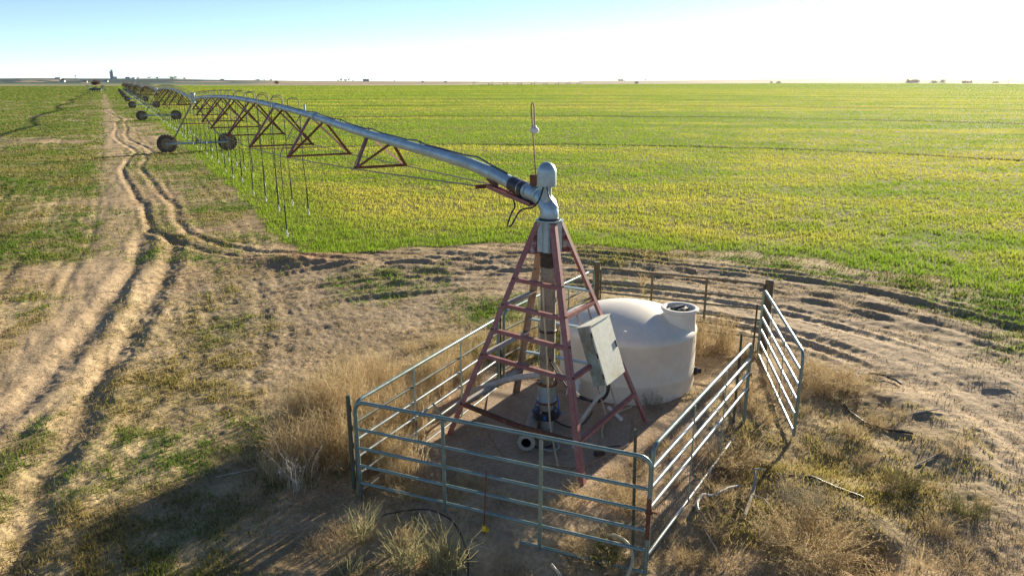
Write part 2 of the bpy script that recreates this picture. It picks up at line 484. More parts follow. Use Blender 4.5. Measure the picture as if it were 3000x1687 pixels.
def cover(x, y):
    """masks: crop field, green weeds, dirt track, pale soil"""
    r = np.hypot(x, y)
    dp, s, off = plan(x, y)
    wob = (fbm(x / 1.1, y / 1.1, 101, 3) - .5)
    field = (sstep(12.7, 13.0, dp + 1.5 * wob - 1.0 * sstep(3, 10, x)) * sstep(-.95, -.35, off + 1.1 * wob)) * (y < far_edge(x)) * (y > 0)
    kk = np.round(dp / SPAN); dc = np.abs(dp - kk * SPAN)
    wheel = np.exp(-(dc / np.where(kk < 2, .42, .9 + .009 * r)) ** 2) * (kk >= 1) * field
    road = np.zeros_like(x); rut = np.zeros_like(x)
    near = (r < 330)
    xn, yn = x[near], y[near]
    road[near] = 1 - sstep(.3, 1.35, pline_dist(xn, yn, ROAD) + 1.2 * (fbm(xn / 1.5, yn / 1.5, 7, 3) - .5))
    rut[near] = np.exp(-(np.minimum(np.minimum(pline_dist(xn, yn, RUT_A), pline_dist(xn, yn, RUT_B)), np.minimum(pline_dist(xn, yn, RUT_C), pline_dist(xn, yn, RUT_D))) / .55) ** 2)
    # green weeds: dense far left, thin out towards the pen
    n = fbm(x / 3.2, y / 3.2, 131, 4)
    n2 = fbm(x / 14.0, y / 14.0, 133, 3)
    base = np.interp(r, [0, 9, 16, 24, 34, 60, 120, 400], [.60, .60, .55, .52, .58, .64, .74, .80])
    base = base + .12 * sstep(-14, -24, x) * (r < 60) - .05 * (x > 2) * (dp < 9)
    # ring of bare earth round the pen
    bare = (1 - sstep(10.5, 13.0, dp)) * sstep(4.2, 6.5, dp) * sstep(-6.5, -3, off)
    base = base - .05 * bare + .07 * sstep(9, 12.6, dp) * (1 - sstep(12.6, 13.5, dp)) * sstep(0, 4, off)
    strip = np.exp(-((off + 3.2) / 2.6) ** 2) * (s > 18)      # brown strip beside the crop edge
    base = base - .20 * strip * (1 - sstep(60, 200, s))
    weed = sstep(-.20, .30, base - 0.52 + (n - .5) * .75 + (n2 - .5) * .55)
    weed = weed * (1 - .75 * road) * (1 - .75 * rut) * (1 - field)
    weed = weed * sstep(2.2, 3.4, dp) * (1 - .92 * np.exp(-(((x + 2.35) / 1.0) ** 2 + ((y - 7.0) / .95) ** 2) ** 2))
    ringroad = sstep(5.6, 6.6, dp + .8 * wob) * (1 - sstep(8.3, 9.3, dp + .8 * wob)) * sstep(1.0, 4.0, x)
    weed = weed * (1 - .8 * ringroad)
    return field, weed, road, rut, wheel, np.maximum(bare * .6, 0) - 0 * ringroad


def ground_tint(x, y):
    r = np.hypot(x, y); dp, s, off = plan(x, y)
    field, weed, road, rut, wheel, bare = cover(x, y)
    n = fbm(x / 2.1, y / 2.1, 151, 4)[:, None]
    n3 = fbm(x / 9.0, y / 9.0, 153, 3)[:, None]
    sand = np.array([.50, .365, .215]); dark = np.array([.37, .26, .150]); organic = np.array([.22, .165, .085])
    c = dark + (sand - dark) * sstep(.34, .62, n)
    c = c * (.82 + .36 * n3)
    og = sstep(.48, .66, fbm(x / .8, y / .8, 161, 3))[:, None]
    c = c + (organic - c) * og * .45
    # brown mound
    mo = np.exp(-((x + 6.1) ** 2 + (y - 20.4) ** 2) / 1.5)[:, None]
    c = c + (np.array([.33, .18, .105]) - c) * mo
    # greyer ring, browner track
    c = c + (np.array([.33, .25, .165]) - c) * (1.3 * bare[:, None])
    c = c + (np.array([.44, .32, .20]) - c) * (.7 * road[:, None])
    # inside the pen: trampled pink-brown dust
    pen = (1 - sstep(2.0, 3.4, dp))[:, None]
    c = c + (np.array([.42, .30, .205]) - c) * .7 * pen
    rr_ = (sstep(5.6, 6.6, dp) * (1 - sstep(8.3, 9.3, dp)) * sstep(1.0, 4.0, x))[:, None]
    c = c + (np.array([.54, .41, .27]) - c) * .7 * rr_
    gw = np.array([.155, .185, .04])
    c = c + (gw - c) * (.55 * weed * np.interp(r, [0, 20, 60, 250, 420], [.5, .8, 1.1, 1.3, 1.7]))[:, None]
    # crop: soil between the blades
    gy = fbm(x / 5.0, y / 5.0, 171, 4)[:, None]
    fcol = np.array([.13, .15, .025]) + (np.array([.21, .19, .045]) - np.array([.13, .15, .025])) * gy
    c = c + (fcol - c) * (field[:, None] * np.interp(r, [12, 40, 120], [.75, .9, 1.0])[:, None])
    c = c + (np.array([.10, .09, .03]) - c) * (.8 * wheel[:, None])  # dark wet track soil, with the rut's shade put into its colour too
    # far land
    px = 1500 + 2103 * 1.0408 * np.tan(np.clip(np.arctan2(x, np.maximum(y, 1e-6)), -1.2, 1.2))
    fm = (1 - field)
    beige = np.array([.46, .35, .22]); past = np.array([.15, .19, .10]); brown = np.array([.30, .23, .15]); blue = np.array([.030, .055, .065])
    nb = fbm(px / 300.0, r / 260.0, 181, 3)[:, None]
    # cross track on the left with the parked implement, dry bands
    t1 = ((np.exp(-((y - 415 + .06 * x) / 11) ** 2) + .7 * np.exp(-((y - 470 + .1 * x) / 30) ** 2) * (x < -215)) * (off < -6))[:, None]
    c = c + (beige * .95 - c) * .8 * np.clip(t1, 0, 1)
    t0 = (np.exp(-((y - 205 + .25 * (x + 80)) / 14) ** 2) * (x < -50) * (off < -20))[:, None] * sstep(.35, .6, nb)
    c = c + (beige - c) * .6 * t0
    e = far_edge(x)
    b1 = (sstep(0, 20, y - e) * (1 - sstep(110, 150, y - e)))[:, None] * (px < 1400)[:, None] * fm[:, None]
    c = c + (beige - c) * b1
    b2 = sstep(120, 170, y - e)[:, None] * fm[:, None]
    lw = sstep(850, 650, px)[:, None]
    rest = brown + (beige - brown) * sstep(.5, .62, nb)
    rest = rest + (past - rest) * sstep(2100, 2600, px)[:, None] * .7
    rest = rest + (past * np.array([.95, 1, 1.05]) - rest) * lw
    c = c + (rest - c) * b2
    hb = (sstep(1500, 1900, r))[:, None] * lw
    c = c + (blue - c) * hb * .85  # blue of distance and shade on the far hills put into the ground colour
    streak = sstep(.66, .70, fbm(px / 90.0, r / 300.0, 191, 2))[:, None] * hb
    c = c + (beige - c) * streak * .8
    return np.clip(c, .01, .8)


def build_ground():
    fine = np.linspace(-52, 52, 1250)
    coarse = np.linspace(52, 308, 60)[1:-1]
    ang = np.radians(np.concatenate([fine, coarse]))
    rr = np.concatenate([np.array([.6, 1.5, 2.6, 3.6]), np.exp(np.linspace(math.log(4.4), math.log(70), 820)),
                         np.exp(np.linspace(math.log(70), math.log(900), 330))[1:], np.exp(np.linspace(math.log(900), math.log(7800), 130))[1:]])
    na, nr = len(ang), len(rr)
    A, Rr = np.meshgrid(ang, rr)
    x = (np.sin(A) * Rr).ravel(); y = (np.cos(A) * Rr).ravel()
    z = hgt(x, y)
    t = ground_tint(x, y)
    V = np.stack([x, y, z], 1)
    V = np.vstack([V, [[0, 0, z[0]]]])
    t = np.vstack([t, t[:1]])
    i = np.arange(nr - 1)[:, None] * na; k = np.arange(na)[None, :]; k2 = (k + 1) % na
    Q = np.stack([(i + k), (i + na + k), (i + na + k2), (i + k2)], -1).reshape(-1, 4)
    T = np.vstack([Q[:, [0, 1, 2]], Q[:, [0, 2, 3]]])
    c = len(V) - 1
    kk = np.arange(na)
    T = np.vstack([T, np.stack([np.full(na, c), kk, (kk + 1) % na], 1)])
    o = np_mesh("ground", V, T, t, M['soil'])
    o.data.polygons.foreach_set("use_smooth", np.ones(len(T), bool))
    tag(o, kind="structure")


build_ground()


# ------------------------------------------------------------------ grass, crop and weeds made of blades
def blades(x, y, h, w, lean, col, az=None, two=False):
    """one blade per point: a leaning triangle (or a bent pair)"""
    n = len(x)
    z = hgt(x, y) - .005
    la = rng.uniform(0, 2 * math.pi, n) if az is None else az
    wa = rng.uniform(0, math.pi, n)
    dx, dy = np.cos(wa) * w / 2, np.sin(wa) * w / 2
    ox, oy = np.cos(la) * lean * h, np.sin(la) * lean * h
    hz = h * np.sqrt(np.maximum(.05, 1 - np.minimum(lean, .95) ** 2))
    b0 = np.stack([x - dx, y - dy, z], 1); b1 = np.stack([x + dx, y + dy, z], 1)
    if not two:
        tp = np.stack([x + ox, y + oy, z + hz], 1)
        V = np.stack([b0, b1, tp], 1).reshape(-1, 3)
        T = np.arange(3 * n).reshape(-1, 3)
        return V, T, np.repeat(col, 3, 0)
    m0 = np.stack([x - dx * .8 + ox * .35, y - dy * .8 + oy * .35, z + hz * .6], 1)
    m1 = np.stack([x + dx * .8 + ox * .35, y + dy * .8 + oy * .35, z + hz * .6], 1)
    tp = np.stack([x + ox * 1.15, y + oy * 1.15, z + hz * .95], 1)
    V = np.stack([b0, b1, m0, m1, tp], 1).reshape(-1, 3)
    i = np.arange(n)[:, None] * 5
    T = np.concatenate([i + np.array([[0, 1, 3]]), i + np.array([[0, 3, 2]]), i + np.array([[2, 3, 4]])], 0)
    return V, T, np.repeat(col, 5, 0)


def join(parts):
    V = []; T = []; C = []; b = 0
    for v, t, c in parts:
        V.append(v); T.append(t + b); C.append(c); b += len(v)
    return np.vstack(V), np.vstack(T), np.vstack(C)


def polar(n, r0, r1, a0=-44, a1=44):
    r = np.exp(rng.uniform(math.log(r0), math.log(r1), n))
    a = np.radians(rng.uniform(a0, a1, n))
    return np.sin(a) * r, np.cos(a) * r, r


def lerp(a, b, t):
    a = np.asarray(a, float); b = np.asarray(b, float)
    return a + (b - a) * np.asarray(t)[:, None]


# the wheat
x, y, r = polar(1500000, 15.5, 1500)
fld, wd, rd, rt, wh, br = cover(x, y)
keep = (fld > rng.uniform(.25, 1, len(x))) & ((wh < .35) | (r > 75) | (rng.uniform(0, 1, len(x)) < .2))
clump = fbm(x / .33, y / .33, 205, 2)
dens = sstep(.30, .55, .5 * fbm(x / 1.3, y / 1.3, 201, 3) + .5 * clump)
dp, s, off = plan(x, y)
edge = np.maximum(1 - sstep(13, 16.5, dp), 1 - sstep(.2, 4.5, off))
keep &= (rng.uniform(0, 1, len(x)) < .38 + .62 * np.maximum(dens, .75 * edge)) | (r > 140)
x, y, r, dp, off, edge, clump = [a[keep] for a in (x, y, r, dp, off, edge, clump)]
wh = wh[keep]
n = len(x)
yel = np.clip(.30 + .16 * sstep(0, 40, x) + (fbm(x / 3.5, y / 1.6, 211, 4) - .48) * 1.5 + (fbm(x / 26.0, y / 7.0, 213, 3) - .48) * 1.9 + (fbm(x / 160.0, y / 45.0, 214, 3) - .5) * 1.2, 0, 1)
yel = yel * (1 - .85 * edge)
yel = yel * np.interp(r, [20, 90, 200, 420, 800], [1, 1, .95, .6, .3])
col = lerp((.195, .305, .026), (.48, .445, .07), np.clip(yel + rng.normal(0, .08, n), 0, 1))
col = col * rng.uniform(.8, 1.15, n)[:, None] * (1 - .55 * np.clip(wh * fbm(x / 9, y / 3, 217, 2) * 1.7, 0, 1))[:, None]  # blades along wheel tracks darkened in colour for the shade in the ruts
h = (.065 + .075 * rng.uniform(0, 1, n)) * (1 + .12 * edge) * (.45 + 1.1 * clump) * np.interp(r, [0, 100, 400, 1500], [1, 1.1, 1.6, 2.6])
w = np.maximum(.011, .00105 * r)
o = np_mesh("wheat", *blades(x, y, h, w, rng.uniform(.1, .85, n), col), mat=M['leaf'])
tag(o, "short green winter wheat covering the irrigated field", "crop", kind="stuff")

# green weeds on the bare land
parts = []
x, y, r = polar(1050000, 5.2, 800)
fld, wd, rd, rt, wh, br = cover(x, y)
sp_ = sstep(.42, .60, fbm(x / .30, y / .30, 225, 2))
keep = (wd * (.25 + .75 * sp_) > rng.uniform(.08, 1.25, len(x))) & (fld < .3) & (y < far_edge(x))
x, y, r = x[keep], y[keep], r[keep]
dp, s, off = plan(x, y)
n = len(x)
brown = np.clip((fbm(x / 2.3, y / 2.3, 221, 3) - .40) * 3.2, 0, 1) * np.interp(r, [5, 18, 40, 120], [1, .9, .7, .55])
brown = np.maximum(brown, .9 * sstep(1.8, 3.0, x) * (1 - sstep(10.5, 12.5, y)))
for k in range(4):
    sp = np.minimum(.05 + .0022 * r, .6)
    xx = x + rng.normal(0, 1, n) * sp; yy = y + rng.normal(0, 1, n) * sp
    col = lerp((.105, .185, .026), (.31, .24, .085), np.clip(brown + rng.normal(0, .22, n), 0, 1))
    col = col * rng.uniform(.7, 1.25, n)[:, None]
    h = rng.uniform(.03, .10, n) * np.interp(r, [0, 30, 200, 800], [1, 1.25, 2.2, 4])
    w = np.maximum(.014, .0015 * r)
    parts.append(blades(xx, yy, h, w, rng.uniform(.2, .95, n), col))
o = np_mesh("green_weeds", *join(parts), mat=M['leaf'])
tag(o, "low green and yellowing weeds scattered over the sandy ground", "weeds", kind="stuff")

# straw and litter on the ground round the pen
n = 60000
x, y, r = polar(n, 5.4, 24)
dp, s, off = plan(x, y)
k = (rng.uniform(0, 1, n) < np.where(x > 2, .95, .5) * sstep(.38, .6, fbm(x / .7, y / .7, 231, 3))) & (dp > 2.0) & (dp < 12.5)
x, y = x[k], y[k]; n = len(x)
col = lerp((.40, .30, .16), (.22, .15, .08), rng.uniform(0, 1, n))
o = np_mesh("straw", *blades(x, y, rng.uniform(.04, .20, n), np.full(n, .008), rng.uniform(.85, .985, n), col), mat=M['dry'])
tag(o, "dry straw and litter lying on the ground round the pen", "straw", kind="stuff")


# short dead stubble over all the bare ground
x, y, r = polar(420000, 5.3, 60)
fld, wd, rd, rt, wh, br = cover(x, y)
dp, s, off = plan(x, y)
k = (fld < .3) & (dp > 2.4) & (rng.uniform(0, 1, len(x)) < (.75 - .45 * rd) * sstep(.36, .62, fbm(x / .55, y / .55, 241, 3)) * (1 - .55 * sstep(5.6, 6.6, dp) * (1 - sstep(8.3, 9.3, dp)) * sstep(1, 4, x)))
k &= ~((np.abs(x + 2.35) < .9) & (np.abs(y - 6.9) < .8))
x, y, r = x[k], y[k], r[k]; n = len(x)
col = lerp((.48, .37, .20), (.22, .165, .08), np.clip(rng.normal(.45, .3, n), 0, 1))
o = np_mesh("stubble", *blades(x, y, rng.uniform(.02, .065, n) * np.interp(r, [5, 60], [1, 1.7]), np.maximum(.010, .0013 * r), rng.uniform(.3, .97, n), col), mat=M['dry'])
tag(o, "short dead stubble dotted over the bare sandy ground", "stubble", kind="stuff")


def bush(R, H, ns, ntw, nfl, ca, cb, spread=1.0, wst=.007, fl=.02, green=0.0):
    """stems, twigs and small dry leaves of one clump, standing at the origin"""
    a = rng.uniform(0, 2 * math.pi, ns); rad = np.sqrt(rng.uniform(0, 1, ns))
    bx, by = np.cos(a) * rad * R * .45, np.sin(a) * rad * R * .45
    a2 = a + rng.normal(0, .7, ns)
    out = R * spread * rng.uniform(.15, .75, ns)
    hh = H * rng.uniform(.45, 1.0, ns) * (1 - .25 * rad)
    ts = np.linspace(0, 1, 5)
    wig = rng.normal(0, .03 * H, (ns, 5, 2)); wig[:, 0] = 0
    P = np.zeros((ns, 5, 3))
    for i, t in enumerate(ts):
        P[:, i, 0] = bx + np.cos(a2) * out * t ** 1.5 + wig[:, i, 0]
        P[:, i, 1] = by + np.sin(a2) * out * t ** 1.5 + wig[:, i, 1]
        P[:, i, 2] = hh * (t - .12 * t * t) / .88 - .03 * (i == 0)
    wa = rng.uniform(0, math.pi, ns)
    d = np.stack([np.cos(wa), np.sin(wa), 0 * wa], 1)
    ww = wst * rng.uniform(.6, 1.3, ns)
    L = P - d[:, None, :] * (ww[:, None] * (1 - .65 * ts)[None, :])[..., None] / 2
    Rr = P + d[:, None, :] * (ww[:, None] * (1 - .65 * ts)[None, :])[..., None] / 2
    V = np.stack([L, Rr], 2).reshape(-1, 3)
    i = (np.arange(ns)[:, None] * 10 + np.arange(4)[None, :] * 2).reshape(-1, 1)
    T = np.concatenate([i + [[0, 1, 3]], i + [[0, 3, 2]]], 0)
    mixv = np.clip(rng.normal(.5, .28, ns), 0, 1)
    cs = lerp(ca, cb, mixv)
    C = np.repeat(cs, 10, 0)
    out_parts = [(V, T, C)]
    if ntw:
        si = rng.integers(0, ns, ns * ntw); t = rng.uniform(.25, 1, len(si))
        f = t * 4; i0 = np.minimum(f.astype(int), 3); fr = (f - i0)[:, None]
        p0 = P[si, i0] * (1 - fr) + P[si, i0 + 1] * fr
        az = rng.uniform(0, 2 * math.pi, len(si)); up = rng.uniform(.1, 1.1, len(si)); ln = rng.uniform(.08, .24, len(si)) * H
        dr = np.stack([np.cos(az), np.sin(az), up], 1); dr /= np.linalg.norm(dr, axis=1)[:, None]
        p1 = p0 + dr * ln[:, None]
        sd = np.stack([-np.sin(az), np.cos(az), 0 * az], 1) * wst * .35
        V = np.stack([p0 - sd, p0 + sd, p1], 1).reshape(-1, 3)
        out_parts.append((V, np.arange(len(V)).reshape(-1, 3), np.repeat(lerp(ca, cb, np.clip(mixv[si] + rng.normal(0, .15, len(si)), 0, 1)), 3, 0)))
        if nfl:
            ti = rng.integers(0, len(si), len(si) * nfl); q = rng.uniform(.15, 1, len(ti))[:, None]
            p = p0[ti] * (1 - q) + p1[ti] * q
            e1 = rng.normal(0, 1, (len(ti), 3)); e2 = rng.normal(0, 1, (len(ti), 3))
            sz = (fl * rng.uniform(.4, 1.1, len(ti)))[:, None]
            e1 = e1 / np.linalg.norm(e1, axis=1)[:, None] * sz; e2 = e2 / np.linalg.norm(e2, axis=1)[:, None] * sz * .5
            V = np.stack([p, p + e1, p + e2], 1).reshape(-1, 3)
            cc = lerp(ca, cb, np.clip(rng.normal(.6, .3, len(ti)), 0, 1))
            if green > 0:
                g = rng.uniform(0, 1, len(ti)) < green
                cc[g] = np.array([.13, .16, .04])
            out_parts.append((V, np.arange(len(V)).reshape(-1, 3), np.repeat(cc * rng.uniform(.75, 1.2, len(ti))[:, None], 3, 0)))
    return join(out_parts)


def put(part, x, y, sc_=1.0, rz=0.0):
    V, T, C = part
    c, s = math.cos(rz), math.sin(rz)
    W = V * sc_
    W = np.stack([W[:, 0] * c - W[:, 1] * s + x, W[:, 0] * s + W[:, 1] * c + y, W[:, 2] + gz(x, y)], 1)
    return W, T, C


TAN_A, TAN_B = (.36, .26, .125), (.66, .52, .31)
GREY_A, GREY_B = (.24, .21, .15), (.36, .31, .22)
tall = [bush(.42, 1.15, 46, 9, 2, TAN_A, TAN_B, .75, wst=.009, fl=.018) for _ in range(5)]
low = [bush(.36, .36, 42, 6, 2, TAN_A, TAN_B, 1.3, green=.08, wst=.008) for _ in range(4)]
grs = [bush(.30, .50, 80, 0, 0, (.26, .22, .09), (.48, .40, .21), 1.1, wst=.008) for _ in range(3)]

# the one big mass of dead weeds along the pen's side
parts = []
for cx, cy, rx, ry, n, s0, s1 in ((-2.75, 9.2, .75, .8, 20, .85, 1.12), (-2.3, 9.9, .7, .9, 18, .75, 1.05), (-1.62, 8.75, .40, .55, 11, .5, .8), (-1.55, 10.0, .3, .6, 7, .5, .8),
                                  (-2.6, 10.9, .8, .8, 14, .55, .85), (-1.75, 11.3, .7, .7, 12, .5, .8), (-.9, 12.3, .5, .7, 9, .45, .75),
                                  (.2, 13.3, .8, .6, 10, .45, .75), (1.5, 14.6, .9, .5, 10, .5, .8), (3.2, 14.0, 1.0, .4, 12, .5, .85), (3.9, 13.2, .7, .5, 9, .5, .8),
                                  (-.7, 11.4, .35, .5, 5, .4, .6)):
    for _ in range(n):
        a = rng.uniform(0, 2 * math.pi); q = math.sqrt(rng.uniform())
        parts.append(put(tall[rng.integers(5)], cx + rx * q * math.cos(a), cy + ry * q * math.sin(a), rng.uniform(s0, s1), rng.uniform(0, 6.28)))
for cx, cy, rx, ry, n, s0, s1 in ((-2.6, 8.9, 1.3, 1.0, 16, .6, 1.1), (-.8, 8.45, .6, .3, 6, .4, .7), (1.2, 7.7, .5, .6, 12, .5, .9), (.2, 7.9, .9, .25, 8, .35, .6), (1.7, 8.5, .4, .8, 8, .4, .7), (-1.1, 7.95, .5, .25, 6, .4, .8), (2.4, 9.6, .4, .6, 6, .4, .7), (2.6, 8.7, .5, .9, 10, .4, .8),
                                  (3.5, 8.8, .7, .7, 5, .5, .95), (3.9, 13.0, .8, .6, 10, .6, 1.), (5.3, 11.6, .8, .7, 16, .6, 1.0), (4.9, 9.3, 1.1, .9, 8, .35, .7),
                                  (5.3, 7.6, 1.3, .9, 8, .4, .7), (4.2, 6.5, 1.2, .5, 11, .6, 1.0), (2.3, 7.0, .35, .5, 6, .4, .7), (.9, 6.9, .5, .3, 6, .4, .7), (-1.5, 7.0, .8, .4, 6, .5, .8),
                                  (4.2, 10.8, .6, .8, 12, .5, .8), (-1.4, 12.6, .8, 1.2, 10, .6, 1.0), (6.2, 9.9, .8, .8, 8, .4, .7)):
    for _ in range(n):
        a = rng.uniform(0, 2 * math.pi); q = math.sqrt(rng.uniform())
        parts.append(put(low[rng.integers(4)], cx + rx * q * math.cos(a), cy + ry * q * math.sin(a), rng.uniform(s0, s1), rng.uniform(0, 6.28)))
o = np_mesh("dry_weeds", *join(parts), mat=M['dry'])
tag(o, "dead brown weeds standing thick along the pen fence", "weeds", kind="stuff")


def plant(name, label, part, x, y, s=1.0, cat="plant", group=None):
    V, T, C = part
    o = np_mesh(name, V, T, C, M['dry'])
    o.location = (x, y, gz(x, y)); o.scale = (s, s, s); o.rotation_euler = (0, 0, rng.uniform(0, 6.28))
    return tag(o, label, cat, group)


G_A, G_B = (.24, .23, .10), (.47, .42, .24)
plant("grass_tuft", "largest pale bunch of long grass before the front gate", bush(.42, .62, 150, 0, 0, G_A, G_B, 1.1, wst=.010), -.72, 6.75, 1.0)
plant("grass_tuft", "second pale bunch of long grass just beside the largest one", bush(.38, .55, 120, 0, 0, G_A, G_B, 1.1, wst=.010), -1.15, 6.72, 1.0)
plant("grass_tuft", "pale grass bunch growing near the front gate's green corner post", bush(.36, .5, 90, 0, 0, G_A, G_B, 1.1, wst=.010), -1.75, 7.2, .95)
plant("grass_tuft", "thin pale grass bunch at the bottom edge beside the sandy slope", bush(.34, .5, 70, 0, 0, G_A, G_B, 1.1, wst=.010), -1.75, 6.55, .9)
plant("dry_bush", "big dry fuzzy bush at the bottom right of the pen", bush(.75, .55, 260, 11, 5, TAN_A, TAN_B, 1.1, green=.06), 3.35, 6.95, 1.0, "bush")
plant("dry_bush", "grey twiggy bush beside the bleached branch", bush(.40, .5, 70, 12, 4, GREY_A, GREY_B, 1.1), 3.55, 7.75, .9, "bush")
plant("dry_bush", "low brown bush growing over the loose end of the black hose near the wire gate", bush(.45, .42, 90, 11, 4, TAN_A, TAN_B, 1.2), 3.05, 8.95, 1.0, "bush")
plant("dry_bush", "dark olive bush on the open ground right of the heaps", bush(.5, .40, 110, 11, 5, (.10, .10, .04), (.25, .2, .1), 1.2, green=.3), 5.15, 8.35, .7, "bush")
plant("dry_bush", "dark olive bush near the bottom corner of the ground", bush(.5, .42, 110, 11, 5, (.09, .10, .04), (.22, .19, .09), 1.2, green=.3), 5.6, 7.75, .65, "bush")
plant("dry_bush", "brown spreading bush behind the open gate by the curved black hose", bush(.7, .40, 150, 11, 4, TAN_A, TAN_B, 1.2), 5.75, 11.5, 1.0, "bush")
plant("dry_bush", "pale grey dead stems before the front left corner of the pen", bush(.45, .75, 22, 14, 0, (.40, .38, .34), (.52, .49, .44), 1.2, wst=.008), -2.75, 8.25, 1.0, "bush")
plant("dry_bush", "grey brush just inside the front gate", bush(.45, .5, 50, 13, 2, GREY_A, GREY_B, 1.2), -.95, 8.35, .9, "bush")
plant("dry_bush", "small grey bush at the foot of the water tank", bush(.22, .34, 30, 10, 2, GREY_A, GREY_B, 1.2), 2.25, 10.55, 1.0, "bush")
plant("weed_stalk", "tall single brown weed stalk behind the back gate", bush(.12, 1.5, 3, 40, 2, TAN_A, TAN_B, .5, wst=.02), 3.1, 16.4, 1.0)
plant("weed_stalk", "tall leaning weed stalk in the brown mass beside the left gate", bush(.1, 1.35, 3, 30, 1, TAN_A, TAN_B, .8, wst=.02), -2.95, 9.9, 1.0)
plant("green_tuft", "green tuft of weed under the pale hose at the front gate", bush(.25, .22, 60, 8, 5, (.12, .14, .03), (.27, .24, .08), 1.2, green=.6), 1.05, 6.95, 1.0)

#@@REST
# ------------------------------------------------------------------ livestock gates round the pen
def gate(name, label, p0, p1, z0, H, rails, mat, fr=(1 / 3, 2 / 3), rail_mat=None, group="tube gates round the pen", foot=True, rr=.0205, fr_r=.0245, odd=None, rad=.13):
    p0 = Vector((p0[0], p0[1], z0)); L = math.hypot(p1[0] - p0.x, p1[1] - p0.y)
    t = thing(name, label, "gate", p0, math.atan2(p1[1] - p0.y, p1[0] - p0.x), group)
    arc = lambda cx, cz, a0, a1: [(cx + rad * math.cos(R_(a)), 0, cz + rad * math.sin(R_(a))) for a in np.linspace(a0, a1, 7)]
    path = [(0, 0, 0), (0, 0, H * .5)] + arc(rad, H - rad, 180, 90) + [(L * .5, 0, H + .004)] + arc(L - rad, H - rad, 90, 0) + [(L, 0, H * .5), (L, 0, 0)]
    MB().tube(path, fr_r, 12).build("frame", mat, t)
    for i, z in enumerate(rails):
        sag = [(.02, 0, z), (L * .33, 0, z - .004), (L * .66, 0, z - .006), (L - .02, 0, z)]
        MB().tube(sag, rr, 10).build("rail", (odd or {}).get(i, rail_mat or mat), t)
    for f in fr:
        m = MB().bar((L * f, -.024, 0.02), (L * f, -.024, H - .015), .045, .006, (0, 1, 0))
        m.build("upright", mat, t)
    return t, L


g, L = gate("tube_gate", "green tube gate across the front of the pen, with the rusted end post", (-1.93, 8.08), (1.46, 6.70), -.10, 1.42,
            (1.05, .79, .545, .30, .02), M['gate'])
MB().tube([(L, 0, .45), (L, 0, .95)], .0262, 12).build("rust_patch", M['rust'], g)
m = MB()
for z in (.80, .765): m.lathe([(.034, -.012), (.042, 0), (.034, .012)], (L, 0, z), None, 14)
m.box((L + .05, .02, .78), (.08, .03, .02)).build("hinge", M['rust'], g)

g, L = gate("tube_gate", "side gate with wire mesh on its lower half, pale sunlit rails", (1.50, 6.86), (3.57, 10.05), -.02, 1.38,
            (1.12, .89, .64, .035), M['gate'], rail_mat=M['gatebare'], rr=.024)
m = MB()
nv = int(L / .075)
for i in range(nv):
    x = .03 + (L - .06) * i / (nv - 1) + random.uniform(-.006, .006)
    m.tube([(x, .024, .0), (x + random.uniform(-.015, .015), .028, .35), (x, .024, .66)], .0019, 4, False)
for z in (.03, .10, .17, .25, .33, .42, .52, .62):
    m.tube([(.02, .026, z), (L * .25, .03, z + random.uniform(-.012, .012)), (L * .5, .028, z + random.uniform(-.012, .012)), (L * .75, .03, z), (L - .02, .026, z)], .0019, 4, False)
m.build("wire_mesh", M['wire'], g)
m = MB()
for z in (.86, .62): MB().lathe([(.03, -.02), (.036, 0), (.03, .02)], (L, 0, z), None, 12).build("hinge", M['rust'], g)
MB().tube([(L, -.02, .9), (L + .07, -.03, .87), (L + .05, -.03, .8)], .008, 6).build("latch_chain", M['rust'], g)

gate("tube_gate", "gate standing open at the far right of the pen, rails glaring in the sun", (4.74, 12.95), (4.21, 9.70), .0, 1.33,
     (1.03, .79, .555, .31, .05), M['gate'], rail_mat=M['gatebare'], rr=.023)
gate("tube_gate", "dark rusted gate along the back of the pen behind the water tank", (1.86, 14.48), (4.86, 13.30), -.02, 1.36,
     (1.06, .85, .63, .45, .27), M['gateold'], rr=.017, fr_r=.02, rad=.05)
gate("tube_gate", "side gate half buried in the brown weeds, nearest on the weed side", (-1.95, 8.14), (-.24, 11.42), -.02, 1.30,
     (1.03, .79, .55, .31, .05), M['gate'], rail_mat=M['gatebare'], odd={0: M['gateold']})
gate("tube_gate", "farther side gate running from the green mid post to the back corner", (-.14, 11.58), (1.70, 14.38), -.02, 1.36,
     (1.03, .79, .55, .31, .05), M['gate'], rail_mat=M['gateold'])


def post(name, label, x, y, r, h, mat, square=False, lean=(0, 0), cat="post"):
    m = MB()
    if square:
        m.bar((0, 0, -.1), (lean[0], lean[1], h), r * 2, r * 2, (0, 1, 0))
    else:
        m.tube([(0, 0, -.1), (lean[0] * .5, lean[1] * .5, h * .5), (lean[0], lean[1], h - .01), (lean[0], lean[1], h)], [r, r, r * .96, r * .8], 12)
    o = m.build(name, mat)
    o.location = (x, y, gz(x, y) * .5)
    return tag(o, label, cat)


def tpost(label, x, y, h, lean=(0, 0)):
    m = MB()
    m.bar((0, 0, -.1), (lean[0], lean[1], h), .034, .006, (0, 1, 0))
    m.bar((0, .018, -.1), (lean[0], lean[1] + .018, h), .007, .03, (0, 1, 0))
    for k in range(int(h / .06)):
        z = .06 + k * .06
        m.box((lean[0] * z / h, lean[1] * z / h - .006, z), (.012, .01, .018))
    o = m.build("fence_post", M['gateold'])
    o.location = (x, y, 0)
    return tag(o, label, "post")


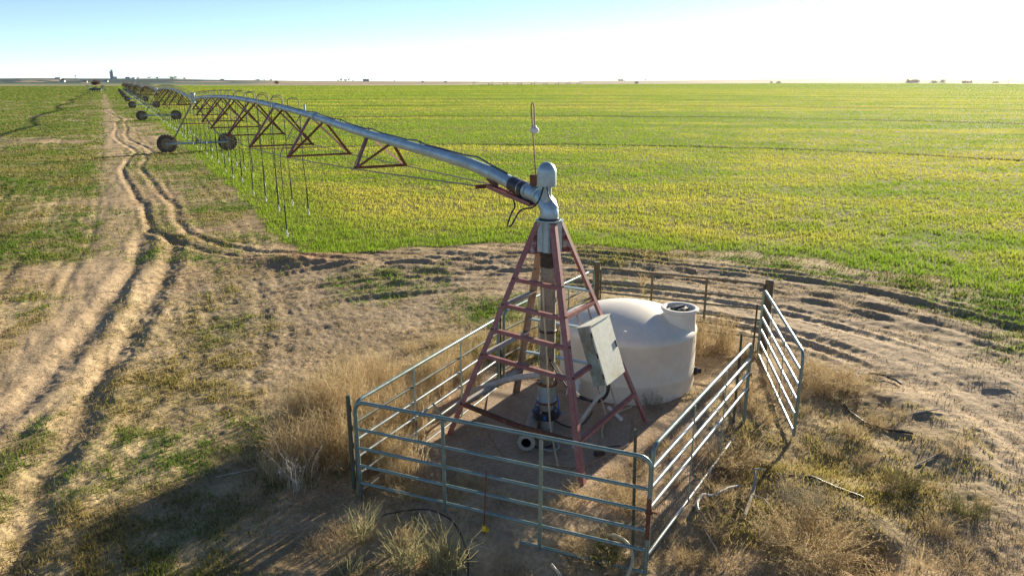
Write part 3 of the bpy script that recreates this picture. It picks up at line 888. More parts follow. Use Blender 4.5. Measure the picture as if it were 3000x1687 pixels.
post("fence_post", "round dark green post at the front left corner of the pen", -2.03, 8.17, .032, 1.36, M['gateold'])
post("fence_post", "thick brown timber post where the open gate hangs", 4.97, 13.33, .085, 1.42, M['wood'])
post("fence_post", "square brown timber post at the back left corner of the pen", 1.78, 14.56, .055, 1.46, M['wood'], True)
tpost("green steel post between the two weedy side gates", -.20, 11.52, 1.42)
tpost("green steel post at the free end of the wire mesh gate", 3.40, 10.02, 1.50)
tpost("green steel post just behind the rusted corner of the front gate", 1.36, 6.93, 1.52, (-.04, .02))
tpost("thin steel post standing inside the back gate by the timber post", 4.70, 13.12, .98)
o = MB().bar((0, 0, 0), (.05, .02, .34), .06, .03).build("broken_board", M['stick'])
o.location = (-.97, 9.55, .30); o.rotation_euler = (0, R_(-40), 0)
tag(o, "short broken board jammed against the red tower leg by the weeds", "board")

# ------------------------------------------------------------------ water tank
tk = thing("water_tank", "round cream polythene water tank with a domed top inside the pen", "tank", (2.02, 11.85, 0))
prof = [(0, .01), (1.12, .01), (1.165, .03), (1.175, .08), (1.17, .32), (1.176, .335), (1.17, .35), (1.168, .98), (1.175, 1.0), (1.175, 1.035), (1.165, 1.06), (1.14, 1.10)]
for q in np.linspace(1.10, 0, 14): prof.append((q, 1.105 + .30 * (1 - (q / 1.14) ** 1.9)))
prof[-1] = (0.0, prof[-1][1])
MB().lathe(prof, n=72).build("body", M['tank'], tk, ang=50)
nk = MB().lathe([(.30, .88), (.285, 1.05), (.275, 1.2), (.272, 1.38), (.30, 1.395), (.312, 1.41), (.312, 1.44), (.30, 1.455), (.255, 1.455), (.235, 1.435), (.232, 1.39), (0, 1.39)], (.80, -.36, 0), n=48).build("neck", M['tank'], tk)
m = MB().lathe([(.20, 1.392), (.20, 1.405), (0, 1.41)], (.80, -.36, 0), n=36)
m.build("lid_plate", M['white'], nk)
m = MB().lathe([(.135, 1.41), (.135, 1.44), (.12, 1.45), (.06, 1.452), (0, 1.452)], (.80, -.36, 0), n=30)
for k in range(10):
    a = k * math.pi / 5
    m.box((.80 + .135 * math.cos(a), -.36 + .135 * math.sin(a), 1.43), (.04, .035, .045), Matrix.Rotation(a, 3, 'Z'))
m.box((.80, -.36, 1.462), (.22, .035, .03), Matrix.Rotation(.6, 3, 'Z'))
m.build("lid", M['black'], tk)
m = MB().lathe([(.0, -.01), (.07, -.01), (.07, .04), (.045, .05), (.045, .11), (0, .11)], (1.12, -.36, .30), Matrix.Rotation(R_(90), 3, 'Y'), 20)
m.build("outlet", M['black'], tk)
MB().lathe([(.02, 0), (.02, .012), (0, .014)], (-.2, -.95, 1.22), None, 12).build("vent_cap", M['white'], tk)

# concrete pad under the pivot
pc = np.array([.50, 9.85])
pad = [(-.42, 9.95), (-.40, 11.10), (.15, 11.55), (1.1, 11.0), (1.9, 10.35), (1.7, 9.4), (.95, 8.75), (-.1, 9.0)]
o = MB().plate([(x, y, 0.0) for x, y in pad], (0, 0, .13)).build("concrete_pad", M['conc'])
o.location = (0, 0, -.035)
tag(o, "low dusty concrete pad under the red pivot tower", "pad")

# ------------------------------------------------------------------ the pivot tower
BASE = Vector((.54, 9.85, 0))
W_ = lambda p: Vector(p) - BASE
pt = thing("pivot_tower", "red four legged pivot tower with galvanised riser pipe inside the pen", "tower", BASE)
FEET = {'L': Vector((-1.0, 9.72, 0)), 'F': Vector((.94, 8.26, -.03)), 'R': Vector((2.15, 10.14, 0)), 'B': Vector((.05, 11.25, 0))}
CT = Vector((.52, 9.85, 0))
TOPZ = 3.22


def topof(k):
    d = FEET[k] - CT; d.z = 0; d.normalize()
    p = CT + d * .20; p.z = TOPZ
    return p


def on_leg(k, z):
    a, b = FEET[k], topof(k)
    return a + (b - a) * ((z - a.z) / (b.z - a.z))


ring = ['L', 'F', 'R', 'B']
legs = {}
for i, k in enumerate(ring):
    a, b = ring[i - 1], ring[(i + 1) % 4]
    p0 = FEET[k]
    da = FEET[a] - p0; db = FEET[b] - p0; da.z = db.z = 0
    m = MB().angle(W_(p0 + Vector((0, 0, -.05))), W_(topof(k)), da, db, .074, .009)
    legs[k] = m.build("leg", M['redlit_faded'] if k == 'B' else M['red'], pt)  # rear leg alone takes its sunlit tone as colour
    mb = MB()
    for z in (2.42, 2.04, 1.67, 1.29, .53):
        q = on_leg(k, z)
        dd = (FEET[b] - p0).normalized(); nn = dd.cross(Vector((0, 0, 1)))
        for sgn in (1, -1):
            c = q + dd * .04 + nn * .012 * sgn
            mb = MB().box(W_(c), (.02, .02, .02))
            mb.build("bolt", M['darkiron'], legs[k])


def rung(a, b, z, mat, zb=None, w=.050, sag=0):
    p, q = on_leg(a, z), on_leg(b, zb or z)
    d = (q - p).normalized()
    p = p + d * .03; q = q - d * .03
    inn = (CT - (p + q) / 2); inn.z = 0
    if sag:
        mid = (p + q) / 2 - Vector((0, 0, sag))
        m = MB().angle(W_(p), W_(mid), (0, 0, -1), inn, w, .008); m.angle(W_(mid), W_(q), (0, 0, -1), inn, w, .008)
    else:
        m = MB().angle(W_(p), W_(q), (0, 0, -1), inn, w, .008)
    return m.build("rung", mat, pt)


for z in (2.42, 2.04, 1.67, 1.29): rung('L', 'F', z, M['red'])
rung('L', 'F', .53, M['rust'], sag=.05)
for z in (2.04, 1.29, .53): rung('F', 'R', z, M['red'])
for z in (2.04, 1.29, .53): rung('B', 'L', z, M['oldpipe'], w=.09)  # red steel rungs in a pale material, sun glare put into their colour
for z in (2.2, 1.55, .92): rung('R', 'B', z, M['galv'])  # pale grey here is also glare on red rungs, set as colour

# head: sleeve, gussets, bearing flange
m = MB().lathe([(.118, 2.79), (.118, 3.22)], W_(CT), Matrix.Rotation(.3, 3, 'Z'), 24)
sl = m.build("sleeve", M['galv'], pt)
m = MB()
for k in ring:
    d = FEET[k] - CT; d.z = 0; d.normalize(); sd = Vector((-d.y, d.x, 0))
    for sg in (-1, 1):
        c = CT + d * .135 + sd * .045 * sg
        MB().bar(W_(c + Vector((0, 0, 2.80))), W_(c + Vector((0, 0, 3.21))), .012, .075, d).build("stiffener", M['galv'], sl)
for k in ring:
    d = FEET[k] - CT; d.z = 0; d.normalize(); sd = Vector((-d.y, d.x, 0))
    r1 = (on_leg(k, 2.78) - CT); r1.z = 0
    r0 = (on_leg(k, 3.18) - CT); r0.z = 0
    P = lambda r, z: W_(CT + d * r + Vector((0, 0, z)) + sd * .012)
    gp = MB().plate([P(.12, 3.18), P(r0.length - .015, 3.18), P(r1.length - .015, 2.78), P(.12, 2.77)], sd * .009).build("gusset", M['gusset'], pt)
    for z in (3.14, 2.98, 2.83): MB().box(P(.15, z) - sd * .01, (.022, .022, .022)).build("bolt", M['bolt'], gp)
m = MB().lathe([(0, 3.222), (.18, 3.222), (.19, 3.23), (.19, 3.248), (.15, 3.252), (0, 3.252)], W_(CT), None, 32)
m.build("bearing_flange", M['galv'], pt)
m = MB().lathe([(0, 3.252), (.155, 3.252), (.155, 3.272), (0, 3.272)], W_(CT), None, 28)
m.build("gap_ring", M['black'], pt)  # black ring stands in for the shade of the gap below the elbow
# swivel elbow, leading to the first span
def pipe_z(s):
    return float(np.interp(s, [0, .6, 1.1, 1.7, 2.6, 4.06, 7.1, 9.8, 13.3, 18.5, 23.8, 29, 33.8, 40, 46, 50.85], [3.53, 3.55, 3.60, 3.68, 3.75, 3.80, 3.86, 3.94, 4.08, 4.2, 4.27, 4.29, 4.26, 4.15, 3.98, 3.76]))


LN = lambda s, z=0.0, o=0.0: Vector((PV[0] + DV[0] * s + DV[1] * o, PV[1] + DV[1] * s - DV[0] * o, z))
path = [CT + Vector((0, 0, 3.272)), CT + Vector((0, 0, 3.32)), CT + Vector((-.005, .0, 3.38)), CT + Vector((-.03, .05, 3.455)), LN(.20, 3.505), LN(.36, 3.535), LN(.55, 3.55), LN(.74, 3.56)]
m = MB().tube([W_(p) for p in path], [.128, .13, .13, .128, .122, .118, .112, .108], 24)
el = m.build("elbow", M['galv'], pt, ang=60)
m = MB()
for s in (.30, .62): m.tube([W_(LN(s - .02, 3.525 + s * .05)), W_(LN(s + .02, 3.527 + s * .05))], .126, 24)
m.build("weld_band", M['galv'], el)
m = MB().lathe([(.07, 3.45), (.07, 3.70), (.10, 3.70), (.10, 3.715)], W_(CT + Vector((-.045, .0, 0))), None, 18)
m.build("collector_neck", M['galv'], pt)
pr = [(.118, 3.715), (.132, 3.715), (.134, 3.73), (.132, 3.90)] + [(.132 * math.cos(a), 3.90 + .14 * math.sin(a)) for a in np.linspace(.15, math.pi / 2, 9)]
pr[-1] = (0, pr[-1][1])
m = MB().lathe(pr, W_(CT + Vector((-.045, 0, 0))), None, 36)
m.build("collector_cover", M['galv'], pt, ang=60)
loop = [(.02, 9.95, 3.50), (.04, 9.9, 3.42), (-.01, 9.85, 3.33), (-.055, 9.8, 3.20), (-.045, 9.78, 3.165), (-.0, 9.78, 3.19), (.07, 9.74, 3.33), (.12, 9.72, 3.40), (.19, 9.7, 3.425), (.28, 9.70, 3.44), (.35, 9.70, 3.51), (.40, 9.72, 3.62), (.43, 9.78, 3.72)]
def smooth(pts, n=5):
    P = [np.array(p, float) for p in pts]; out = []
    for i in range(len(P) - 1):
        p0, p1, p2, p3 = P[max(i - 1, 0)], P[i], P[i + 1], P[min(i + 2, len(P) - 1)]
        for t in np.linspace(0, 1, n, endpoint=False):
            out.append(.5 * (2 * p1 + (p2 - p0) * t + (2 * p0 - 5 * p1 + 4 * p2 - p3) * t * t + (3 * p1 - p0 - 3 * p2 + p3) * t ** 3))
    out.append(P[-1])
    return [tuple(p) for p in out]


MB().tube([W_(p) for p in smooth(loop)], .012, 8).build("cable", M['black'], pt)
MB().tube([W_(p) for p in smooth([(.47, 9.70, 3.72), (.50, 9.68, 3.60), (.57, 9.68, 3.50), (.63, 9.72, 3.42)])], .009, 8).build("cable", M['black'], pt)
# lamp pole on the elbow
a0 = LN(.42, 3.70)
m = MB().box(W_(a0 + Vector((0, 0, .045))), (.18, .02, .15), Matrix.Rotation(-.15, 3, 'Z'))
m.box(W_(a0 + Vector((0, .03, -.03))), (.16, .09, .012), Matrix.Rotation(-.15, 3, 'Z'))
br = m.build("lamp_bracket", M['rust'], pt)
tp = a0 + Vector((-.075, 0, 1.10))
hook = [a0 + Vector((0, 0, .1)), a0 + (tp - a0) * .5, tp - Vector((0, 0, .05)), tp + Vector((.004, 0, -.012)), tp + Vector((.018, 0, .004)), tp + Vector((.034, 0, -.012)), tp + Vector((.04, 0, -.06)), tp + Vector((.05, 0, -.30))]
MB().tube([W_(p) for p in hook], .0095, 8).build("lamp_pole", M['red'], pt)
m = MB().lathe([(.0, -.30), (.02, -.30), (.03, -.325), (.055, -.34), (.062, -.365), (.058, -.38), (.05, -.385), (.05, -.40), (.0, -.405)], W_(tp + Vector((.05, 0, 0))), None, 20)
m.build("lamp", M['white'], pt)

# riser pipe
m = MB().lathe([(.112, .79), (.114, 2.62)], W_(CT), None, 28)
m.build("riser_pipe", M['galv_old'], pt)
m = MB().lathe([(.118, 1.60), (.126, 1.605), (.126, 1.63), (.118, 1.635)], W_(CT), None, 28)
m.build("pipe_band", M['darkiron'], pt)
m = MB().lathe([(.10, 2.56), (.120, 2.58), (.120, 2.69), (.116, 2.70), (.116, 2.72), (.126, 2.73), (.126, 2.79), (.10, 2.80)], W_(CT), None, 28)
m.build("collar", M['collar'], pt)
m = MB().lathe([(.10, .80), (.15, .80), (.15, .765), (.128, .76), (.128, .55), (.15, .545), (.15, .51), (.10, .505)], W_(CT), None, 28)
cp = m.build("coupling", M['galv'], pt)
m = MB()
for k in range(4):
    a = .5 + k * math.pi / 2
    p = W_(CT + Vector((.146 * math.cos(a), .146 * math.sin(a), 0)))
    MB().tube([p + Vector((0, 0, .46)), p + Vector((0, 0, .85))], .008, 8).build("tie_rod", M['bolt'], cp)
m = MB()
for z in (.80, .51): MB().lathe([(.13, z - .018), (.156, z - .018), (.156, z + .018), (.13, z + .018)], W_(CT), None, 28).build("clamp_ring", M['rust'], cp)
m = MB().lathe([(.10, .36), (.098, .52)], W_(CT), None, 24)
for k in range(12):
    a = k * math.pi / 6
    m.box(W_(CT + Vector((.1 * math.cos(a), .1 * math.sin(a), .43))), (.012, .018, .15), Matrix.Rotation(a, 3, 'Z'))
m.build("lower_pipe", M['oldpipe'], pt)
m = MB().lathe([(.1, .37), (.19, .37), (.195, .36), (.195, .33), (.19, .325), (.19, .30), (.195, .295), (.195, .26), (.185, .25), (.1, .25)], W_(CT), None, 30)
fl = m.build("pipe_flange", M['darkiron'], pt)
m = MB(); m2 = MB()
for k in range(8):
    a = .2 + k * math.pi / 4
    p = CT + Vector((.165 * math.cos(a), .165 * math.sin(a), 0))
    MB().lathe([(.0, .40), (.019, .40), (.019, .37)], W_(p), None, 6).build("bolt", M['bolt'], fl)
    MB().lathe([(.0, .285), (.022, .285), (.022, .345), (0, .345)], W_(CT + Vector((.195 * math.cos(a + .4), .195 * math.sin(a + .4), 0))), None, 8).build("bolt_cover", M['blue'] if k % 2 else M['darkiron'], fl)
MB().lathe([(.105, .0), (.105, .26)], W_(CT), None, 20).build("stand_pipe", M['oldpipe'], pt)
MB().tube([W_(p) for p in smooth([(.65, 9.73, .36), (.685, 9.72, .45), (.68, 9.74, .56), (.66, 9.78, .62)])], .010, 8).build("cable", M['blue'], pt)
MB().tube([W_(p) for p in smooth([(.37, 9.73, .38), (.35, 9.72, .47), (.37, 9.74, .56)])], .010, 8).build("cable", M['blue'], pt)
# thin conduit in front of the riser
MB().tube([W_(p) for p in ((.425, 9.67, 2.42), (.455, 9.66, 1.9), (.49, 9.655, 1.5), (.525, 9.64, .75), (.56, 9.55, .25), (.60, 9.1, .10), (.63, 8.75, .05))], .0135, 10).build("conduit", M['pvc'], pt)

# control cabinet on the tower's side
o0 = Vector((1.06, 9.35, 1.85)); wv = Vector((.5412, .8409, 0)); dn = Vector((.2817, -.1779, -.9429)); nv_ = Vector((.7929, -.5103, .3331))
RB = Matrix((wv, -dn, nv_)).transposed()
CW, CD, CH = .59, .19, .857
cc = o0 + wv * CW / 2 + dn * CH / 2 - nv_ * CD / 2
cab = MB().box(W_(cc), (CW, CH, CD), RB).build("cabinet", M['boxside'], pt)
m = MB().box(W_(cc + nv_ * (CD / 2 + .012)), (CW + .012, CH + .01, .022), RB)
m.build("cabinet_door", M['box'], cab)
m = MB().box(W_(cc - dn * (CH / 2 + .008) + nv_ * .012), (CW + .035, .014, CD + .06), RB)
m.build("cabinet_hood", M['box'], cab)
m = MB()
for q in (.15, .5, .85): MB().box(W_(o0 + dn * CH * q - wv * .006 + nv_ * .005), (.018, .07, .02), RB).build("hinge", M['darkiron'], cab)
MB().box(W_(o0 + wv * (CW - .04) + dn * .42 + nv_ * .03), (.02, .10, .02), RB).build("cabinet_latch", M['darkiron'], cab)
for q in (.12, .46):
    a = o0 + wv * q - nv_ * (CD + .015)
    MB().bar(W_(a - dn * .26), W_(a + dn * 1.33), .035, .008, nv_).build("hanger_bar", M['redlit_faded'], pt)
b0 = o0 + dn * CH + wv * .14 - nv_ * .1
MB().tube([W_(p) for p in smooth([b0, b0 + Vector((.0, -.03, -.12)), b0 + Vector((-.12, -.05, -.26)), b0 + Vector((-.36, -.12, -.62)), b0 + Vector((-.42, -.14, -.95))])], .026, 10).build("conduit", M['hose'], pt)
for k, (dx, rr) in enumerate(((.06, .012), (.10, .010), (.13, .012))):
    b = b0 + wv * dx
    MB().tube([W_(p) for p in smooth([b, b + Vector((.02, -.03, -.13)), b + Vector((-.05, -.05, -.24 - .02 * k)), b + Vector((-.22, -.06, -.28 - .02 * k)), b + Vector((-.45, 0, -.20)), b + Vector((-.68, .22, .04)), b + Vector((-.80, .35, .22))])], rr, 8).build("cable", M['black'], pt)

# ------------------------------------------------------------------ irrigation spans and their wheeled towers
NODES = [(7.4, .62, 3.21), (13.1, .95, 2.97), (18.7, 1.15, 2.83), (24.2, 1.22, 2.86), (29.7, 1.22, 2.88), (34.8, 1.1, 2.94), (39.8, .92, 3.08), (44.8, .65, 3.26)]
def arch_z(s):
    t = s / SPAN
    return 3.76 + .53 * 4 * t * (1 - t)


def make_span(first, label):
    zf = pipe_z if first else arch_z
    t = thing("irrigation_span", label, "irrigation span", (PV[0], PV[1], 0), ROT, "spans of the pivot irrigation line")
    ss = [1.12, 1.4, 1.7, 2.1, 2.6, 3.3] + list(np.linspace(4.06, SPAN - .35, 26)) if first else list(np.linspace(.35, SPAN - .35, 30))
    pr = [.102 if (first and s < 13.2) else .086 for s in ss]
    pp = MB().tube([(s, 0, zf(s)) for s in ss], pr, 20).build("pipe", M['galv'], t, ang=60)
    m = MB()
    fl_ = [1.75, 13.3, 19.3, 25.4, 31.4, 37.5, 43.5] if first else [6.5, 13, 19.3, 25.4, 31.4, 37.5, 43.8]
    for s in fl_:
        r = .105 if (first and s < 2) else .128
        m = MB().tube([(s - .06, 0, zf(s - .06)), (s + .06, 0, zf(s + .06))], r, 20)
        m.tube([(s - .16, 0, zf(s - .16)), (s + .16, 0, zf(s + .16))], r * .86, 20)
        m.build("pipe_joint", M['galv'], pp)
    cb = []
    for i, s in enumerate(np.linspace(1.3 if first else .5, SPAN - .4, 90)):
        rr = (.102 if (first and s < 13.2) else .086)
        lift = .012 + (.02 + .03 * abs(math.sin(s * 2.3))) * (i % 5 == 2) * (s < 14)
        cb.append((s, -.02 + .02 * math.sin(s * 1.7), zf(s) + rr + lift))
    MB().tube(cb, .015, 6).build("cable", M['black'], t)
    if first:
        m = MB().tube([(.70, 0, 3.558), (.78, 0, 3.562), (.98, 0, 3.585), (1.06, 0, 3.595), (1.14, 0, 3.605)], [.122, .124, .117, .122, .112], 24)
        bt = m.build("rubber_boot", M['black'], t)
        m = MB()
        for s in (.80, 1.10): m.tube([(s - .012, 0, zf(s) - .002), (s + .012, 0, zf(s) + .001)], .127, 24, False)
        m.build("hose_clamp", M['bolt'], bt)
        m = MB().bar((.42, .05, 3.385), (1.80, .05, 3.475), .11, .02, (0, 0, 1)); m.bar((.42, .105, 3.40), (1.80, .105, 3.49), .012, .06, (0, 0, 1))
        m.bar((.42, -.005, 3.40), (1.80, -.005, 3.49), .012, .06, (0, 0, 1))
        m.build("support_channel", M['red'], t)
        m = MB().plate([(1.62, 0, 3.78), (1.98, 0, 3.80), (1.98, 0, 3.56), (1.62, 0, 3.44)], (0, .02, 0)); m.tube([(1.95, -.16, 3.47), (1.95, .22, 3.47)], .035, 10)
        m.build("anchor_lug", M['rust'], t)
        for sx, tilt in ((4.9, 0), (8.2, 0), (10.6, 0)):
            MB().tube([(sx, 0, zf(sx) + .09), (sx, 0, zf(sx) + .17)], .014, 8).build("outlet_stub", M['rust'], t)
        MB().tube([(14.6, 0, zf(14.6) + .07), (14.6, 0, zf(14.6) + .28)], .03, 10).build("outlet_stub", M['galv'], t)
    for (s, wd, z) in NODES:
        for sg in (1, -1):
            for ds in (-.83, .83):
                MB().angle((s + ds, .06 * sg, zf(s + ds) - .06), (s + ds * .03, wd * sg, z), (1, 0, 0), (0, -sg, .3), .062, .008).build("truss_strut", M['rust'] if (sg + (ds > 0)) % 2 else M['red'], t)
        MB().angle((s, -wd, z), (s, wd, z), (1, 0, 0), (0, 0, 1), .05, .007).build("cross_brace", M['rust'], t)
    for sg in (1, -1):
        rp = [(1.95 if first else .5, .14 * sg, 3.47 if first else 3.66)] + [(s, w * sg, z) for s, w, z in NODES] + [(SPAN - .5, .12 * sg, 3.62)]
        MB().tube(rp, .013, 6).build("truss_rod", M['galv_old'], t)
    # goosenecks and drop hoses
    s = 17.5 if first else 2.2
    i = 0
    while s < SPAN - 1.2:
        for sg, ds in ((1, .35), (-1, -.35)):
            q = s + ds + random.uniform(-.12, .12); zt = zf(q); y = .40 * sg
            dl = MB().tube([(q, .02 * sg, zt + .07), (q, .02 * sg, zt + .27), (q, .06 * sg, zt + .335), (q, .14 * sg, zt + .36), (q, .30 * sg, zt + .36), (q, .37 * sg, zt + .33), (q, y, zt + .26), (q, y, zt - .12)], .017, 8)
            zb = .55 + random.uniform(-.12, .12)
            sw = random.uniform(-.05, .05)
            if first:
                d_ = dl.build("sprinkler_drop", M['galv_old'], t)
                MB().tube([(q, y, zt - .1), (q + sw, y + .02, 2.4), (q + sw * 1.6, y + .03 * sg, zb + .9)], .0135, 7).build("hose", M['black'], d_)
                MB().tube([(q + sw * 1.6, y + .03 * sg, zb + .92), (q + sw * 1.7, y + .03 * sg, zb + .22)], .026, 8).build("hose_weight", M['black'], d_)
                MB().lathe([(0, .22), (.014, .22), (.014, .12), (.035, .10), (.04, .06), (.012, .04), (.03, .0), (0, 0)], (q + sw * 1.7, y + .03 * sg, zb), None, 10).build("sprinkler_head", M['white'], d_)
            else:
                dl.cur = 1
                dl.tube([(q, y, zt - .1), (q + sw, y + .02, 2.4), (q + sw * 1.6, y + .03 * sg, zb + .9)], .012, 5)
                dl.tube([(q + sw * 1.6, y + .03 * sg, zb + .92), (q + sw * 1.7, y + .03 * sg, zb + .22)], .022, 5)
                dl.cur = 2
                dl.tube([(q + sw * 1.7, y + .03 * sg, zb + .22), (q + sw * 1.7, y + .03 * sg, zb)], .032, 6)
                dl.build("sprinkler_drop", [M['galv_old'], M['black'], M['white']], t)
        s += 2.9
        i += 1
    if first:
        d_ = MB().tube([(15.0, .06, zf(15) - .06), (14.6, .5, 3.55), (14.15, .92, 3.0), (14.1, .96, 2.85)], .015, 8).build("sprinkler_drop", M['black'], t)
        MB().tube([(14.1, .96, 2.9), (14.05, .96, 1.4)], .0115, 7).build("hose", M['black'], d_)
        MB().tube([(14.05, .96, 1.42), (14.03, .96, .70)], .022, 8).build("hose_weight", M['black'], d_)
        MB().lathe([(0, .22), (.014, .22), (.014, .12), (.035, .10), (.04, .06), (.012, .04), (.03, .0), (0, 0)], (14.03, .96, .48), None, 10).build("sprinkler_head", M['white'], d_)
    return t


ORD = ["first", "second", "third", "fourth", "fifth", "sixth", "seventh", "eighth"]
make_span(True, "first irrigation span, joined to the pivot tower by the black rubber boot")
sp0 = make_span(False, "second irrigation span, arching from the first wheeled tower to the next")
sp0.location = (PV[0] + DV[0] * SPAN, PV[1] + DV[1] * SPAN, 0)
for k in range(2, 8):
    c = copy_tree(sp0)
    c.location = (PV[0] + DV[0] * SPAN * k, PV[1] + DV[1] * SPAN * k, 0)
    c["label"] = "%s irrigation span counted from the pivot tower, trussed pipe over the field edge" % ORD[k] if k < 7 else "eighth and last irrigation span, small at the far end of the line"


def make_wheel(parent, y):
    wh = MB()
    RX = Matrix.Rotation(R_(90), 3, 'Y')
    o = (.18, y, .68)
    tyre = [(.43, -.12), (.50, -.14), (.60, -.145), (.635, -.13), (.645, -.06), (.645, .06), (.635, .13), (.60, .145), (.50, .14), (.43, .12)]
    rim = MB().lathe([(.435, -.11), (.42, -.09), (.41, -.02), (.24, -.03), (.20, -.05), (0, -.05)], o, RX, 32)
    rim.lathe([(.435, .11), (.42, .09), (.41, .03), (.24, .03), (.20, .05), (0, .05)], o, RX, 32)
    rm = rim.build("wheel", M['rim'], parent)
    wh.lathe(tyre, o, RX, 36)
    for k in range(22):
        a = k * 2 * math.pi / 22
        for sg in (-1, 1):
            aa = a + (.14 if sg > 0 else 0)
            Rk = Matrix.Rotation(aa, 3, 'X')
            c = Vector(o) + Rk @ Vector((.07 * sg, 0, .66))
            wh.box(c, (.15, .055, .07), Rk @ Matrix.Rotation(.5 * sg, 3, 'Z'))
    wh.build("tyre", M['tyre'], rm)
    m = MB().lathe([(0, -.19), (.08, -.19), (.10, -.17), (.10, -.02)], o, RX, 16)
    m.build("hub", M['galv'], rm)


def make_tower(label):
    t = thing("drive_tower", label, "wheeled tower", (0, 0, 0), ROT, "wheeled towers carrying the irrigation line")
    make_wheel(t, 2.1); make_wheel(t, -2.1)
    MB().tube([(-.14, -2.1, .70), (-.14, 2.1, .70)], .088, 14).build("base_beam", M['galv'], t)
    for y in (2.1, -2.1):
        MB().box((-.12, y, .70), (.24, .26, .26)).build("gearbox", M['galv_old'], t)
    m = MB().box((-.16, 0.05, .84), (.24, .22, .34)); m.box((-.16, .05, 1.04), (.16, .16, .1)); m.tube([(-.16, -2., .86), (-.16, 2., .86)], .02, 8)
    m.build("drive_motor", M['galv_old'], t)
    for sg in (1, -1):
        for sx in (-.45, .45):
            MB().angle((-.14, 1.82 * sg, .76), (sx * .5, .10 * sg, 3.62), (1, 0, 0), (0, -sg, 0), .07, .009).build("leg", M['galv_old'], t)
        MB().bar((-.1, 1.0 * sg, 2.12), (.1, 1.0 * sg, 2.12), .05, .05).build("brace", M['rust'], t)
    MB().angle((0, -1.0, 2.12), (0, 1.0, 2.12), (0, 0, -1), (1, 0, 0), .055, .008).build("brace", M['rust'], t)
    m = MB().tube([(-.45, 0, 3.76), (.45, 0, 3.76)], .125, 18); m.lathe([(.15, 3.60), (.15, 3.92)], n=16)
    m.build("flex_joint", M['galv'], t)
    cb = MB().lathe([(0, 3.9), (.17, 3.9), (.19, 3.93), (.19, 4.26), (0, 4.26)], (-.1, 0, 0), None, 18).build("control_box", M['galv'], t)
    MB().lathe([(0, 4.27), (.215, 4.27), (.215, 4.30), (.18, 4.33), (0, 4.34)], (-.1, 0, 0), None, 18).build("cap", M['white'], cb)
    return t


tw = make_tower("first wheeled tower, the one whose big dusty tyres are nearest the pivot")
for k in range(1, 9):
    c = tw if k == 1 else copy_tree(tw)
    x, y = PV + DV * SPAN * k
    c.location = (x, y, gz(x, y) * .6)
    if 1 < k < 8: c["label"] = "%s wheeled tower along the line counted from the pivot" % ORD[k - 1]
    if k == 8: c["label"] = "eighth and last wheeled tower at the far end of the line"


# ------------------------------------------------------------------ loose things on the ground
def ground_path(pts, r, lift=.6, sm=4, jitter=0.0):
    q = smooth([(x, y, 0) for x, y in pts], sm)
    return [(x, y, gz(x, y) + r * lift + z) for (x, y, z) in q]


def hose(name, label, pts, r, mat, cat="hose", lift=.6):
    o = MB().tube(ground_path(pts, r, lift), r, 8).build(name, mat)
    return tag(o, label, cat)


hose("poly_hose", "black hose lying over the bare heap beyond the open gate", [(5.45, 11.2), (5.48, 11.0), (5.51, 10.66), (5.55, 10.25), (5.71, 10.01), (6.01, 9.73)], .016, M['black'], lift=1.2)
hose("poly_hose", "short curved black hose arching at the ring of tracks", [(6.45, 12.05), (6.53, 12.01), (6.71, 11.95), (6.79, 11.77), (6.8, 11.6)], .022, M['black'], lift=2)
hose("poly_hose", "black hose crossing the shaded dirt beside the dry bushes", [(3.45, 8.58), (3.58, 8.54), (3.82, 8.45), (4.04, 8.27), (4.2, 8.1), (4.42, 7.93)], .015, M['black'], lift=1.2)
hose("poly_hose", "half buried hose, pale at one end, curving beside the wire gate", [(2.29, 7.72), (2.31, 7.86), (2.37, 7.96), (2.45, 8.04), (2.57, 8.05), (2.81, 8.24), (3.0, 8.35)], .021, M['hose'], lift=1.6)
hose("poly_hose", "dark hose lying in the shade before the front gate", [(-1.62, 7.55), (-1.4, 7.62), (-1.1, 7.62), (-.8, 7.5), (-.62, 7.3), (-.5, 6.95), (-.48, 6.6)], .010, M['black'], lift=.1)
hose("poly_hose", "straight pale hose end lying by the bottom edge before the gate", [(.44, 6.87), (.54, 6.75), (.67, 6.64), (.8, 6.54), (.95, 6.42)], .018, M['pvc'], lift=1.2)
lp = smooth([(1.10, 7.25, .05), (1.18, 7.18, .13), (1.27, 7.06, .17), (1.33, 6.93, .16), (1.33, 6.78, .12), (1.25, 6.62, .08), (1.12, 6.45, .04)], 5)
o = MB().tube([(x, y, z + gz(x, y)) for x, y, z in lp], .018, 10).build("garden_hose", M['pvc']); tag(o, "yellowed hose looping through the bottom of the front gate", "hose")
hose("garden_hose", "thin yellow hose curling on the pad by the tower", [(1.33, 9.50), (1.35, 9.75), (1.43, 10.02), (1.64, 10.32), (1.92, 10.53)], .011, M['pvc'], lift=6)
hose("black_cable", "black cable curving round the foot of the riser", [(.66, 10.05), (.78, 9.9), (.93, 9.83), (1.1, 9.98), (1.27, 10.34)], .012, M['black'], cat="cable", lift=6)
o = MB().tube([(1.54, 10.46, .10), (1.68, 10.05, .10)], .03, 12).build("pipe_offcut", M['white']); tag(o, "short white pipe offcut on the pad near the tank", "pipe")
m = MB().lathe([(.115, .085), (.135, .085), (.135, .10), (.115, .10), (.115, .085)], n=28); o = m.build("steel_ring", M['galv']); o.location = (.55, 9.22, 0); tag(o, "pale ring lying beside the chalky pipe", "ring")
m = MB().lathe([(.16, .0), (.19, .02), (.17, .05), (.15, .03), (.16, .0)], n=26); o = m.build("rubber_ring", M['black']); o.location = (.43, 9.33, .07); tag(o, "dark rubber ring under the conduit beside the pale ring", "ring")
